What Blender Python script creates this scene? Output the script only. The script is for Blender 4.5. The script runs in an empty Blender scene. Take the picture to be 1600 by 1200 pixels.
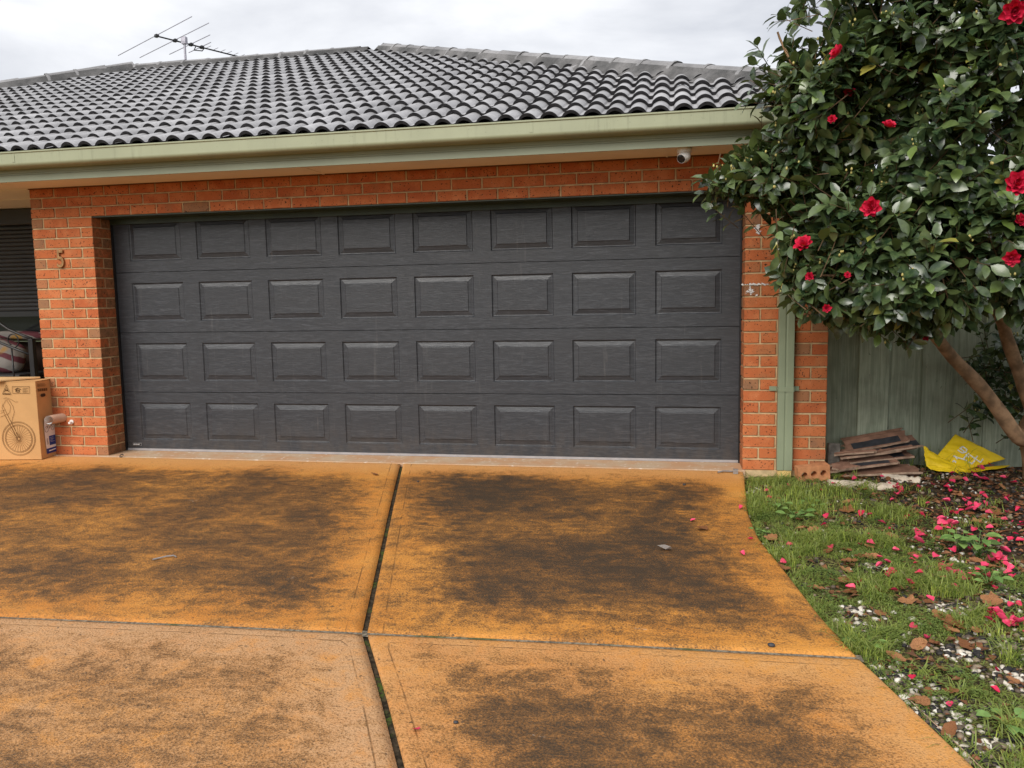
import bpy, bmesh, math, random
import numpy as np
from mathutils import Vector, Matrix, noise as mnoise

random.seed(7); rng = np.random.default_rng(11)
scn = bpy.context.scene
COL = scn.collection
R = math.radians

# ------------------------------------------------------------------ camera
F_PX = 1267.5                       # focal length in pixels of the 1600 px wide photograph
CAM = np.array([4.8359, -6.1912, 1.3177])
YAW, PITCH, ROLL = 0.1948, -0.1071, -0.0184
cyw, syw, cp, sp = math.cos(YAW), math.sin(YAW), math.cos(PITCH), math.sin(PITCH)
FWD = np.array([-syw*cp, cyw*cp, sp]); RGT = np.array([cyw, syw, 0.0]); UPV = np.cross(RGT, FWD)
cr, sr = math.cos(ROLL), math.sin(ROLL)
RGT, UPV = cr*RGT + sr*UPV, -sr*RGT + cr*UPV
cam_d = bpy.data.cameras.new('camera'); cam = bpy.data.objects.new('camera', cam_d); COL.objects.link(cam)
cam_d.sensor_fit = 'HORIZONTAL'; cam_d.sensor_width = 36.0; cam_d.lens = F_PX*36.0/1600.0
cam_d.clip_start = 0.05; cam_d.clip_end = 2000
m = Matrix.Identity(4)
for i in range(3):
    m[i][0] = RGT[i]; m[i][1] = UPV[i]; m[i][2] = -FWD[i]; m[i][3] = CAM[i]
cam.matrix_world = m
scn.camera = cam

# ------------------------------------------------------------------ light: bright overcast
SUN_AZ, SUN_EL = (-0.36, -0.933), 40.0          # horizontal direction towards the sun, elevation
world = bpy.data.worlds.new('World'); scn.world = world; world.use_nodes = True
wt = world.node_tree; wt.nodes.clear()
def wn(t, **kw):
    n = wt.nodes.new(t)
    for k, v in kw.items():
        if k in n.inputs: n.inputs[k].default_value = v
        else: setattr(n, k, v)
    return n
sky = wn('ShaderNodeTexSky', sky_type='NISHITA'); sky.sun_disc = False
sky.sun_elevation = R(SUN_EL); sky.sun_rotation = math.atan2(SUN_AZ[0], SUN_AZ[1])
skys = wn('ShaderNodeVectorMath', operation='SCALE'); skys.inputs['Scale'].default_value = 0.08
wt.links.new(sky.outputs['Color'], skys.inputs[0])
tc = wn('ShaderNodeTexCoord')
mp = wn('ShaderNodeMapping'); mp.inputs['Scale'].default_value = (1.0, 1.0, 2.6)
wt.links.new(tc.outputs['Generated'], mp.inputs['Vector'])
cn = wn('ShaderNodeTexNoise', Scale=3.1, Detail=7.0, Roughness=0.52, Distortion=0.25)
wt.links.new(mp.outputs['Vector'], cn.inputs['Vector'])
crp = wn('ShaderNodeValToRGB'); e = crp.color_ramp.elements
e[0].position = 0.33; e[0].color = (0.37, 0.382, 0.415, 1); e[1].position = 0.62; e[1].color = (0.62, 0.625, 0.64, 1)
wt.links.new(cn.outputs['Fac'], crp.inputs['Fac'])
wm = wn('ShaderNodeMix', data_type='RGBA'); wm.inputs[0].default_value = 0.93
wt.links.new(skys.outputs[0], wm.inputs[6]); wt.links.new(crp.outputs['Color'], wm.inputs[7])
bg = wn('ShaderNodeBackground', Strength=0.80); wo = wn('ShaderNodeOutputWorld')
wt.links.new(wm.outputs[2], bg.inputs['Color']); wt.links.new(bg.outputs[0], wo.inputs[0])
sun_d = bpy.data.lights.new('sun', 'SUN'); sun_d.energy = 1.5; sun_d.angle = R(42); sun_d.color = (1.0, 0.95, 0.88)
sun = bpy.data.objects.new('sun', sun_d); COL.objects.link(sun)
sdir = Vector((SUN_AZ[0]*math.cos(R(SUN_EL)), SUN_AZ[1]*math.cos(R(SUN_EL)), math.sin(R(SUN_EL)))).normalized()
sun.rotation_euler = sdir.to_track_quat('Z', 'Y').to_euler(); sun.location = (0, -20, 20)
vs = scn.view_settings; vs.view_transform = 'Standard'; vs.look = 'None'; vs.exposure = 1.15; vs.gamma = 1.0
vs.use_curve_mapping = False
cy_ = scn.cycles; cy_.max_bounces = 6; cy_.diffuse_bounces = 3; cy_.glossy_bounces = 3; cy_.transmission_bounces = 3; cy_.transparent_max_bounces = 4
cy_.caustics_reflective = False; cy_.caustics_refractive = False

# ------------------------------------------------------------------ helpers
def ray(px, py):
    return ((px-800)/F_PX)*RGT - ((py-600)/F_PX)*UPV + FWD
def at_y(px, py, Y):
    d = ray(px, py); return CAM + d*((Y-CAM[1])/d[1])
def at_z(px, py, Z):
    d = ray(px, py); return CAM + d*((Z-CAM[2])/d[2])
def at_d(px, py, dist):
    return CAM + ray(px, py)*dist
DS = 0.04                                             # fall of the driveway away from the garage
def drive_z(y): return DS*min(y, 0.0)
def at_drive(px, py):
    d = ray(px, py); t = (DS*CAM[1]-CAM[2])/(d[2]-DS*d[1]); return CAM + d*t
def lawn_z(x, y):
    return -0.04 + 0.036*min(y, 0.0) + 0.012*mnoise.noise((x*2.1, y*2.1, 3.0)) + 0.006*mnoise.noise((x*7, y*7, 1.0))
def at_lawn(px, py):
    d = ray(px, py); t = (-0.04+0.036*CAM[1]-CAM[2])/(d[2]-0.036*d[1]); q = CAM + d*t
    if q[1] > 0: q = CAM + d*((-0.04-CAM[2])/d[2])
    q[2] = lawn_z(q[0], q[1]); return q

def empty(name, loc=(0, 0, 0), label=None, cat=None, group=None):
    o = bpy.data.objects.new(name, None); o.location = loc; COL.objects.link(o); o.empty_display_size = 0.1
    return tag(o, label, cat, group)
def tag(o, label=None, cat=None, group=None, kind=None):
    if label: o['label'] = label
    if cat: o['category'] = cat
    if group: o['group'] = group
    if kind: o['kind'] = kind
    return o
def link(name, me, parent=None, loc=None, rot=None, scale=None):
    o = bpy.data.objects.new(name, me); COL.objects.link(o)
    if loc is not None: o.location = loc
    if rot is not None: o.rotation_euler = rot
    if scale is not None: o.scale = scale
    if parent is not None:
        o.parent = parent
        base = parent
        # all parents stay unrotated and unscaled: child coordinates are given in the world
        off = Vector((0, 0, 0))
        while base is not None: off += Vector(base.location); base = base.parent
        o.location = Vector(o.location) - off
    return o

class MB:
    """collects vertices and faces, builds one mesh"""
    def __init__(s): s.v = []; s.f = []; s.m = []; s.a = []
    def add(s, vs, fs, mi=0, a=0.0):
        b = len(s.v); s.v += [tuple(map(float, q)) for q in vs]; s.a += [a]*len(vs)
        for f in fs: s.f.append(tuple(b+i for i in f)); s.m.append(mi)
    def box(s, x0, x1, y0, y1, z0, z1, mi=0, a=0.0):
        s.add([(x0,y0,z0),(x1,y0,z0),(x1,y1,z0),(x0,y1,z0),(x0,y0,z1),(x1,y0,z1),(x1,y1,z1),(x0,y1,z1)],
              [(0,3,2,1),(4,5,6,7),(0,1,5,4),(1,2,6,5),(2,3,7,6),(3,0,4,7)], mi, a)
    def tube(s, pts, rad, n=8, mi=0, a=0.0, cap=True):
        pts = [Vector(q) for q in pts]; k = len(pts)
        if not hasattr(rad, '__len__'): rad = [rad]*k
        vs, fs = [], []; up = None
        for i in range(k):
            t = (pts[min(i+1, k-1)] - pts[max(i-1, 0)]).normalized()
            if up is None: up = t.orthogonal().normalized()
            up = (up - t*up.dot(t)); up = up.normalized() if up.length > 1e-6 else t.orthogonal().normalized()
            w = t.cross(up)
            for j in range(n):
                an = 2*math.pi*j/n; vs.append(pts[i] + (up*math.cos(an) + w*math.sin(an))*rad[i])
        for i in range(k-1):
            for j in range(n):
                fs.append((i*n+j, i*n+(j+1)%n, (i+1)*n+(j+1)%n, (i+1)*n+j))
        if cap: fs.append(tuple(range(n-1, -1, -1))); fs.append(tuple((k-1)*n+j for j in range(n)))
        s.add(vs, fs, mi, a)
    def lathe(s, prof, c, axis=(0, 0, 1), n=16, mi=0):
        ax = Vector(axis).normalized(); u = ax.orthogonal().normalized(); w = ax.cross(u); vs, fs = [], []
        for (r, h) in prof:
            for j in range(n):
                an = 2*math.pi*j/n; vs.append(Vector(c) + ax*h + (u*math.cos(an) + w*math.sin(an))*r)
        for i in range(len(prof)-1):
            for j in range(n): fs.append((i*n+j, i*n+(j+1)%n, (i+1)*n+(j+1)%n, (i+1)*n+j))
        fs.append(tuple(range(n-1, -1, -1))); fs.append(tuple((len(prof)-1)*n+j for j in range(n)))
        s.add(vs, fs, mi)
    def extrude_x(s, prof, x0, x1, mi=0):
        """closed (y,z) profile swept along x"""
        n = len(prof); vs = [(x0, y, z) for y, z in prof] + [(x1, y, z) for y, z in prof]
        fs = [(i, (i+1) % n, n+(i+1) % n, n+i) for i in range(n)] + [tuple(range(n-1, -1, -1)), tuple(range(n, 2*n))]
        s.add(vs, fs, mi)
    def mesh(s, name, mats, smooth=False, origin=None, attr=False):
        me = bpy.data.meshes.new(name)
        vv = s.v if origin is None else [(a-origin[0], b-origin[1], c-origin[2]) for a, b, c in s.v]
        me.from_pydata(vv, [], s.f)
        for mm in (mats if isinstance(mats, (list, tuple)) else [mats]): me.materials.append(mm)
        me.polygons.foreach_set('material_index', s.m)
        if smooth: me.polygons.foreach_set('use_smooth', [True]*len(s.f))
        if attr:
            at = me.attributes.new('rnd', 'FLOAT', 'POINT'); at.data.foreach_set('value', s.a)
        me.update(); return me
    def build(s, name, mats, parent=None, smooth=False, attr=False, origin=None, recalc=True):
        me = s.mesh(name, mats, smooth, origin, attr)
        if recalc:
            bm = bmesh.new(); bm.from_mesh(me); bmesh.ops.recalc_face_normals(bm, faces=bm.faces); bm.to_mesh(me); bm.free()
        return link(name, me, parent, loc=origin if origin is not None else (0, 0, 0))
def bevel(o, w, seg=2):
    md = o.modifiers.new('bevel', 'BEVEL'); md.width = w; md.segments = seg; md.limit_method = 'ANGLE'; md.angle_limit = R(35); return o

# ------------------------------------------------------------------ node materials
class NT:
    def __init__(s, name):
        s.mat = bpy.data.materials.new(name); s.mat.use_nodes = True; s.t = s.mat.node_tree
        s.b = s.t.nodes['Principled BSDF']; s.out = s.t.nodes['Material Output']
    def n(s, t, _o=None, **kw):
        nd = s.t.nodes.new('ShaderNode'+t)
        for k, v in kw.items():
            k2 = k.replace('_', ' ')
            if k2 in nd.inputs: s.set(nd.inputs[k2], v)
            else: setattr(nd, k, v)
        return nd
    def set(s, inp, v):
        if isinstance(v, bpy.types.NodeSocket): s.t.links.new(v, inp)
        elif hasattr(v, '__len__') and len(v) == 3 and inp.type == 'RGBA': inp.default_value = (*v, 1)
        else: inp.default_value = v
    def mix(s, f, a, b, bt='MIX'):
        nd = s.n('Mix', data_type='RGBA', blend_type=bt); s.set(nd.inputs[0], f); s.set(nd.inputs[6], a); s.set(nd.inputs[7], b); return nd.outputs[2]
    def math(s, op, a, b=0.0, c=None, clamp=False):
        nd = s.n('Math', operation=op, use_clamp=clamp); s.set(nd.inputs[0], a); s.set(nd.inputs[1], b)
        if c is not None: s.set(nd.inputs[2], c)
        return nd.outputs[0]
    def step(s, v, a, b, x=0.0, y=1.0):
        nd = s.n('MapRange', interpolation_type='SMOOTHSTEP'); s.set(nd.inputs[0], v)
        for i, q in enumerate((a, b, x, y)): nd.inputs[i+1].default_value = q
        return nd.outputs[0]
    def pos(s, sc=(1, 1, 1), kind='world', off=None):
        if kind == 'world': v = s.n('NewGeometry').outputs['Position']
        else: v = s.n('TexCoord').outputs['Object' if kind == 'object' else 'Generated']
        if off is not None:
            va = s.n('VectorMath', operation='ADD'); s.set(va.inputs[0], v); s.set(va.inputs[1], off); v = va.outputs[0]
        if sc == (1, 1, 1): return v
        mpn = s.n('Mapping'); s.set(mpn.inputs['Vector'], v); mpn.inputs['Scale'].default_value = sc; return mpn.outputs[0]
    def noise(s, v, sc, det=4.0, ro=0.5, dist=0.0):
        return s.n('TexNoise', Vector=v, Scale=sc, Detail=det, Roughness=ro, Distortion=dist).outputs['Fac']
    def attr(s, name='rnd'): return s.n('Attribute', attribute_name=name).outputs['Fac']
    def rand(s): return s.n('ObjectInfo').outputs['Random']
    def bump(s, h, strength=0.3, dist=0.01):
        nd = s.n('Bump', Height=h); nd.inputs['Strength'].default_value = strength; nd.inputs['Distance'].default_value = dist
        s.t.links.new(nd.outputs[0], s.b.inputs['Normal'])
    def fin(s, col=None, ro=0.7, spec=0.4, metal=0.0, coat=None):
        if col is not None: s.set(s.b.inputs['Base Color'], col)
        s.set(s.b.inputs['Roughness'], ro); s.set(s.b.inputs['Specular IOR Level'], spec); s.set(s.b.inputs['Metallic'], metal)
        if coat: s.b.inputs['Coat Weight'].default_value = coat; s.b.inputs['Coat Roughness'].default_value = 0.25
        return s.mat

def simple(name, col, ro=0.6, spec=0.4, metal=0.0, var=0.12, sc=12.0, bump=0.0, bsc=60.0, kind='object'):
    t = NT(name); p = t.pos(kind=kind); f = t.noise(p, sc, 5)
    c = t.mix(t.step(f, 0.3, 0.7), [q*(1-var) for q in col], [min(1, q*(1+var)) for q in col])
    f2 = t.noise(p, sc*9, 3); c = t.mix(t.step(f2, 0.62, 0.8, 0, 0.5*var*2), c, [q*0.5 for q in col])
    if bump: t.bump(t.noise(p, bsc, 4), bump, 0.004)
    return t.fin(c, ro, spec, metal)

def make_brick(name, c1, c2, c3):
    t = NT(name); r = t.rand()
    off = t.n('CombineXYZ', X=t.math('MULTIPLY', r, 37.0), Y=t.math('MULTIPLY', r, 91.0), Z=t.math('MULTIPLY', r, 53.0)).outputs[0]
    p = t.pos(kind='object', off=off)
    r2 = t.math('FRACT', t.math('MULTIPLY', r, 7.31))
    c = t.mix(r2, c1, c2)
    c = t.mix(t.step(t.noise(p, 9, 4), 0.42, 0.72), c, c3)
    c = t.mix(t.step(t.noise(p, 5, 3), 0.56, 0.74, 0, 0.5), c, (0.32, 0.15, 0.068))
    g = t.n('SeparateXYZ', Vector=t.pos(kind='gen'))
    ex = t.math('ABSOLUTE', t.math('SUBTRACT', g.outputs[0], 0.5)); ez = t.math('ABSOLUTE', t.math('SUBTRACT', g.outputs[2], 0.5))
    rim = t.math('MAXIMUM', t.step(ex, 0.455, 0.495), t.step(ez, 0.39, 0.49))
    rim = t.math('MULTIPLY', rim, t.step(t.noise(p, 25, 3), 0.35, 0.65, 0.1, 0.6))
    c = t.mix(rim, c, (0.13, 0.075, 0.035))
    sp1 = t.step(t.noise(p, 82, 2, 0.4), 0.645, 0.69)
    sp2 = t.step(t.noise(p, 260, 2, 0.4), 0.64, 0.70, 0, 0.6)
    c = t.mix(t.math('MAXIMUM', sp1, sp2), c, (0.045, 0.022, 0.014))
    c = t.mix(t.step(t.noise(p, 70, 2), 0.68, 0.78, 0, 0.35), c, (0.62, 0.42, 0.28))
    h = t.math('SUBTRACT', t.noise(p, 180, 4, 0.6), t.math('MULTIPLY', sp1, 0.6))
    t.bump(h, 0.5, 0.004)
    return t.fin(c, 0.86, 0.25)
M = {}
M['brick'] = make_brick('brick_orange', (0.53, 0.162, 0.056), (0.45, 0.116, 0.041), (0.57, 0.195, 0.076))
M['brick_brown'] = make_brick('brick_brown_flash', (0.33, 0.165, 0.082), (0.42, 0.165, 0.072), (0.27, 0.14, 0.075))
M['mortar'] = simple('mortar', (0.52, 0.385, 0.215), 0.92, 0.2, var=0.2, sc=18, bump=0.5, bsc=220, kind='world')
def drip(name, col, ro):
    t = NT(name); p = t.pos(); f = t.noise(p, 3, 5); c = t.mix(t.step(f, .3, .7), [q*.94 for q in col], [q*1.05 for q in col])
    st_ = t.math('MULTIPLY', t.step(t.noise(t.pos((14, 14, 1.2)), 2.4, 5, .6), .52, .74), t.step(t.noise(p, 1.3, 3), .38, .62))
    c = t.mix(t.math('MULTIPLY', st_, .35), c, [q*.42 for q in col]); c = t.mix(t.step(t.noise(p, 60, 3), .66, .74, 0, .5), c, [q*.4 for q in col]); t.bump(t.noise(t.pos((.6, 1, 3)), 2.2, 2), .12, .01)
    return t.fin(c, ro, .5)
M['gutter'] = drip('gutter_paint', (0.315, 0.335, 0.215), 0.38)
M['gutter_old'] = simple('gutter_paint_old', (0.315, 0.335, 0.215), 0.38, 0.5, var=0.05, sc=3, kind='world')
M['fascia'] = simple('fascia_paint', (0.29, 0.325, 0.228), 0.45, 0.45, var=0.05, sc=3, kind='world')
M['soffit'] = simple('soffit_paint', (0.88, 0.81, 0.72), 0.7, 0.3, var=0.04, sc=2, kind='world')
M['lintel'] = simple('lintel_green', (0.030, 0.045, 0.022), 0.4, 0.5, var=0.2, sc=6, kind='world')
M['downpipe'] = simple('downpipe_green', (0.245, 0.285, 0.185), 0.42, 0.45, var=0.06, sc=5, kind='world')
M['pvc'] = simple('cream_pipe', (0.66, 0.46, 0.17), 0.5, 0.4, var=0.1, sc=9)
M['black_metal'] = simple('black_metal', (0.012, 0.012, 0.013), 0.4, 0.5, var=0.2)
M['white_plastic'] = simple('white_plastic', (0.78, 0.76, 0.73), 0.35, 0.5, var=0.03)
M['lens'] = simple('black_glass', (0.008, 0.008, 0.009), 0.06, 0.6, var=0.0)
M['bronze'] = simple('bronze', (0.36, 0.20, 0.085), 0.45, 0.5, 0.6, var=0.25, sc=40)
M['steel'] = simple('dull_steel', (0.42, 0.42, 0.43), 0.38, 0.5, 0.8, var=0.2, sc=30)
M['alu'] = simple('antenna_aluminium', (0.36, 0.35, 0.40), 0.45, 0.5, 0.4, var=0.1)
M['shutter'] = simple('shutter_charcoal', (0.030, 0.032, 0.033), 0.42, 0.45, var=0.12, sc=3)
M['sill'] = simple('sill_green', (0.26, 0.30, 0.20), 0.5, 0.4, var=0.08)
M['cardboard'] = simple('cardboard', (0.56, 0.32, 0.135), 0.85, 0.2, var=0.07, sc=5, bump=0.1, bsc=90)
M['cardboard_dark'] = simple('cardboard_side', (0.50, 0.275, 0.115), 0.85, 0.2, var=0.07, sc=5)
M['ply'] = simple('pale_board', (0.66, 0.43, 0.21), 0.75, 0.25, var=0.1, sc=7)
M['ink'] = simple('printed_ink', (0.075, 0.04, 0.02), 0.85, 0.1, var=0.2)
M['ink_line'] = simple('printed_line', (0.19, 0.095, 0.04), 0.85, 0.1, var=0.2)
M['paper'] = simple('white_paper', (0.76, 0.75, 0.74), 0.6, 0.3, var=0.04)
M['blue_ink'] = simple('blue_print', (0.018, 0.045, 0.23), 0.5, 0.4, var=0.1)
M['paper_back'] = simple('label_back', (0.52, 0.35, 0.25), 0.7, 0.3, var=0.06)
M['bag_text'] = simple('white_marker', (0.80, 0.80, 0.74), 0.6, 0.3, var=0.03)
M['hollow'] = simple('hollow_brick_clay', (0.50, 0.22, 0.10), 0.9, 0.2, var=0.2, sc=20, bump=0.4, bsc=150)
M['debris_white'] = simple('weathered_plaster', (0.60, 0.51, 0.40), 0.9, 0.2, var=0.22, sc=14, bump=0.6, bsc=70)
M['tile_red'] = simple('terracotta_tile', (0.25, 0.135, 0.09), 0.85, 0.25, var=0.28, sc=12, bump=0.3, bsc=90)
M['tile_face'] = simple('charcoal_glaze', (0.035, 0.036, 0.042), 0.55, 0.4, var=0.35, sc=16)
M['tile_edge'] = simple('tile_broken_edge', (0.40, 0.28, 0.20), 0.9, 0.2, var=0.3, sc=25)
M['moss'] = None
def mk_joint():
    t = NT('joint_soil_moss'); p = t.pos()
    c = t.mix(t.step(t.noise(p, 40, 4), 0.35, 0.65), (0.018, 0.014, 0.009), (0.06, 0.045, 0.028))
    mo = t.math('MULTIPLY', t.step(t.noise(p, 5.5, 3), 0.50, 0.64), t.step(t.noise(p, 60, 3), 0.38, 0.6))
    c = t.mix(mo, c, (0.055, 0.085, 0.016)); t.bump(t.noise(p, 120, 4), 0.8, 0.01)
    return t.fin(c, 0.95, 0.15)
M['joint'] = mk_joint()
def mk_joint_grey():
    t = NT('joint_filler_grey'); p = t.pos()
    c = t.mix(t.step(t.noise(p, 60, 4), 0.35, 0.65), (0.10, 0.085, 0.065), (0.26, 0.22, 0.16))
    c = t.mix(t.math('MULTIPLY', t.step(t.noise(p, 3.5, 3), 0.55, 0.7), 0.8), c, (0.05, 0.075, 0.015))
    t.bump(t.noise(p, 140, 4), 0.6, 0.008)
    return t.fin(c, 0.95, 0.15)
M['joint_grey'] = mk_joint_grey()

def mk_slab():
    t = NT('stained_concrete'); p = t.pos()
    edge = t.attr('edge'); top = t.attr('topd'); amt = t.attr('amt'); grey = t.attr('grey')
    big = t.noise(p, 0.85, 5, 0.60, 0.6); mid = t.noise(p, 8.0, 6, 0.70, 0.7); sw = t.noise(t.pos((0.7, 1.9, 1)), 4.6, 6, 0.70, 1.5)
    fine = t.noise(p, 120, 3, 0.65); fine2 = t.noise(p, 290, 2, 0.6); grit = t.noise(p, 48, 4, 0.75)
    # iron-oxide coloured concrete, paler and yellower where it is clean
    c = t.mix(t.step(big, 0.35, 0.65), (0.62, 0.265, 0.044), (0.55, 0.200, 0.026))
    c = t.mix(t.step(mid, 0.42, 0.72, 0, 0.7), c, (0.72, 0.345, 0.075))
    c = t.mix(t.step(top, 0.0, 0.5, 0.8, 0.0), c, (0.66, 0.33, 0.115))
    # worn, dusty slabs nearer the street
    c = t.mix(t.math('MULTIPLY', grey, t.step(t.math('ADD', mid, t.math('MULTIPLY', big, 0.5)), 0.40, 0.85)), c, (0.50, 0.305, 0.165))
    # grime: weakest along arrises and by the door, heaviest in the middle of a slab
    nz = t.math('ADD', t.math('MULTIPLY', t.math('SUBTRACT', big, 0.5), 1.35), t.math('MULTIPLY', t.math('SUBTRACT', sw, 0.5), 1.05))
    nz = t.math('ADD', nz, t.math('MULTIPLY', t.math('SUBTRACT', mid, 0.5), 1.0))
    nz = t.math('ADD', nz, t.math('MULTIPLY', t.math('SUBTRACT', grit, 0.5), 0.35))
    s = t.math('ADD', nz, amt)
    e1 = t.step(t.math('ADD', edge, t.math('MULTIPLY', t.math('SUBTRACT', mid, 0.5), 0.45)), 0.0, 0.52, -0.50, 0.0)
    e2 = t.step(t.math('ADD', top, t.math('MULTIPLY', t.math('SUBTRACT', big, 0.5), 0.8)), 0.18, 0.66, -0.5, 0.0)
    s = t.math('ADD', t.math('ADD', s, e1), e2)
    g1 = t.math('ADD', t.math('MULTIPLY', fine, 0.6), t.math('MULTIPLY', fine2, 0.4))
    sg = t.math('ADD', s, t.math('MULTIPLY', t.math('SUBTRACT', g1, 0.5), 1.9))
    st0 = t.step(s, 0.20, 0.70); st = t.step(s, 0.50, 1.0)
    c = t.mix(t.step(sg, 0.12, 0.52, 0, 0.62), c, (0.34, 0.142, 0.027))
    c = t.mix(t.step(sg, 0.34, 0.80, 0, 0.85), c, (0.125, 0.058, 0.017))
    c = t.mix(t.step(sg, 0.66, 1.16, 0, 0.92), c, (0.036, 0.025, 0.015))
    # exposed grains everywhere, dark and pale
    c = t.mix(t.math('MULTIPLY', t.step(fine, 0.535, 0.64), t.math('ADD', 0.22, t.math('MULTIPLY', t.math('MAXIMUM', grey, st0), 0.28))), c, (0.060, 0.036, 0.018))
    c = t.mix(t.math('MULTIPLY', t.step(fine2, 0.60, 0.70), t.math('MULTIPLY', t.math('ADD', 0.20, t.math('MULTIPLY', grey, 0.35)), t.math('SUBTRACT', 1.0, t.math('MULTIPLY', st, 0.8)))), c, (0.74, 0.56, 0.36))
    c = t.mix(t.math('MULTIPLY', t.step(t.noise(p, 34, 3, 0.6), 0.66, 0.72), 0.75), c, (0.05, 0.038, 0.024))
    # tooled margin lines beside the joints, dirt in the groove
    gl = t.math('MULTIPLY', t.step(t.math('ABSOLUTE', t.math('SUBTRACT', t.attr('jd'), 0.072)), 0.0, 0.006, 1.0, 0.0), t.step(t.noise(p, 8, 4), 0.38, 0.58))
    c = t.mix(t.math('MULTIPLY', gl, 0.7), c, (0.17, 0.08, 0.025))
    # a few dried cement smears
    w = t.math('MULTIPLY', t.step(t.noise(t.pos((1, 2.2, 1)), 3.0, 5, 0.7, 1.4), 0.69, 0.74), t.step(grit, 0.44, 0.58))
    c = t.mix(t.math('MULTIPLY', w, 0.6), c, (0.66, 0.56, 0.46))
    h = t.math('SUBTRACT', t.math('ADD', t.math('MULTIPLY', fine, 0.8), t.math('MULTIPLY', grit, 0.4)), t.math('MULTIPLY', gl, 0.4))
    t.bump(h, 1.0, 0.008)
    return t.fin(c, t.step(st, 0, 1, 0.62, 0.74), 0.35)
M['slab'] = mk_slab()
def mk_threshold():
    t = NT('pale_concrete'); p = t.pos()
    c = t.mix(t.step(t.noise(p, 4, 5), 0.35, 0.65), (0.50, 0.29, 0.16), (0.50, 0.37, 0.25))
    c = t.mix(t.step(t.noise(p, 22, 4), 0.58, 0.72), c, (0.66, 0.56, 0.46)); c = t.mix(t.step(t.noise(p, 120, 3), 0.6, 0.75, 0, .6), c, (0.2, 0.13, 0.08))
    t.bump(t.noise(p, 150, 4), 0.4, 0.004); return t.fin(c, 0.85, 0.3)
M['threshold'] = mk_threshold()
def mk_soil():
    t = NT('garden_soil'); p = t.pos()
    c = t.mix(t.step(t.noise(p, 9, 6, 0.65), 0.3, 0.7), (0.022, 0.015, 0.010), (0.075, 0.05, 0.03))
    c = t.mix(t.step(t.noise(p, 55, 4), 0.52, 0.68), c, (0.13, 0.075, 0.035)); c = t.mix(t.step(t.noise(p, 90, 3), 0.6, 0.72, 0, .7), c, (0.05, 0.075, 0.02))
    gm = t.math('MULTIPLY', t.attr('grassy'), t.step(t.noise(p, 55, 5, .75), .44, .60))
    c = t.mix(gm, c, t.mix(t.step(t.noise(p, 70, 3), .35, .65), (0.12, 0.14, 0.03), (0.32, 0.31, 0.10)))
    t.bump(t.noise(p, 45, 6, 0.7), 1.0, 0.03); return t.fin(c, 0.95, 0.15)
M['soil'] = mk_soil()
M['ground'] = simple('far_ground', (0.10, 0.11, 0.05), 0.95, 0.1, var=0.3, sc=0.6, kind='world')
def mk_door():
    t = NT('garage_door_charcoal'); p = t.pos()
    g = t.noise(t.pos((2.2, 1, 22)), 3.2, 7, 0.62, 1.4); g2 = t.noise(t.pos((3.5, 1, 75)), 4, 4, 0.6, 0.3); cl = t.noise(t.pos((1, 1, 2.5)), 1.6, 4)
    c = t.mix(t.step(g, 0.42, 0.72), (0.028, 0.031, 0.037), (0.064, 0.069, 0.078))
    c = t.mix(t.step(cl, 0.35, 0.7, 0, 0.35), c, (0.038, 0.039, 0.042))
    c = t.mix(t.step(t.noise(t.pos((2.0, 1, 24)), 4, 6, 0.68, 2.2), 0.60, 0.74, 0, 0.5), c, (0.12, 0.124, 0.13))
    zz = t.n('SeparateXYZ', Vector=p).outputs[2]; du = t.math('MULTIPLY', t.step(zz, 0.0, 0.34, 1.0, 0.0), t.step(t.noise(t.pos((3, 1, 1.5)), 4, 5, .65), .34, .66))
    c = t.mix(t.math('MULTIPLY', du, 0.16), c, (0.17, 0.125, 0.085)); c = t.mix(t.step(t.noise(t.pos((9, 1, .7)), 2.2, 5, .65), .60, .76, 0, .18), c, (0.20, 0.19, 0.18))
    t.bump(t.math('ADD', t.math('MULTIPLY', g, 0.9), g2), 0.35, 0.0035)
    return t.fin(c, t.step(g, 0.3, 0.7, 0.42, 0.32), 0.5)
M['door'] = mk_door()
def mk_tile(name, a, b, dk, ro):
    t = NT(name); p = t.pos()
    c = t.mix(t.step(t.noise(p, 3.0, 5, 0.6), 0.32, 0.68), a, b)
    c = t.mix(t.math('MULTIPLY', t.rand(), 0.35), c, dk)
    c = t.mix(t.step(t.noise(p, 38, 5, 0.7), 0.50, 0.72, 0, 0.55), c, dk)
    c = t.mix(t.step(t.noise(p, 160, 3, 0.7), 0.60, 0.74, 0, 0.5), c, (0.5, 0.5, 0.5))
    t.bump(t.noise(p, 130, 4), 0.35, 0.004); return t.fin(c, ro, 0.35)
M['tile'] = mk_tile('roof_tile_weathered', (0.33, 0.327, 0.335), (0.46, 0.455, 0.465), (0.12, 0.118, 0.12), 0.42)
M['tile_end'] = simple('roof_tile_shaded_end', (0.022, 0.021, 0.023), 0.85, 0.2, var=0.4, sc=25, kind='world')  # charcoal and dirty tile ends, their shade painted in as near-black
M['cap'] = mk_tile('ridge_cap_weathered', (0.19, 0.187, 0.19), (0.31, 0.305, 0.31), (0.07, 0.068, 0.07), 0.55)
M['bedding'] = mk_tile('roof_bedding_mortar', (0.06, 0.06, 0.06), (0.17, 0.165, 0.165), (0.02, 0.02, 0.02), 0.9)
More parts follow.
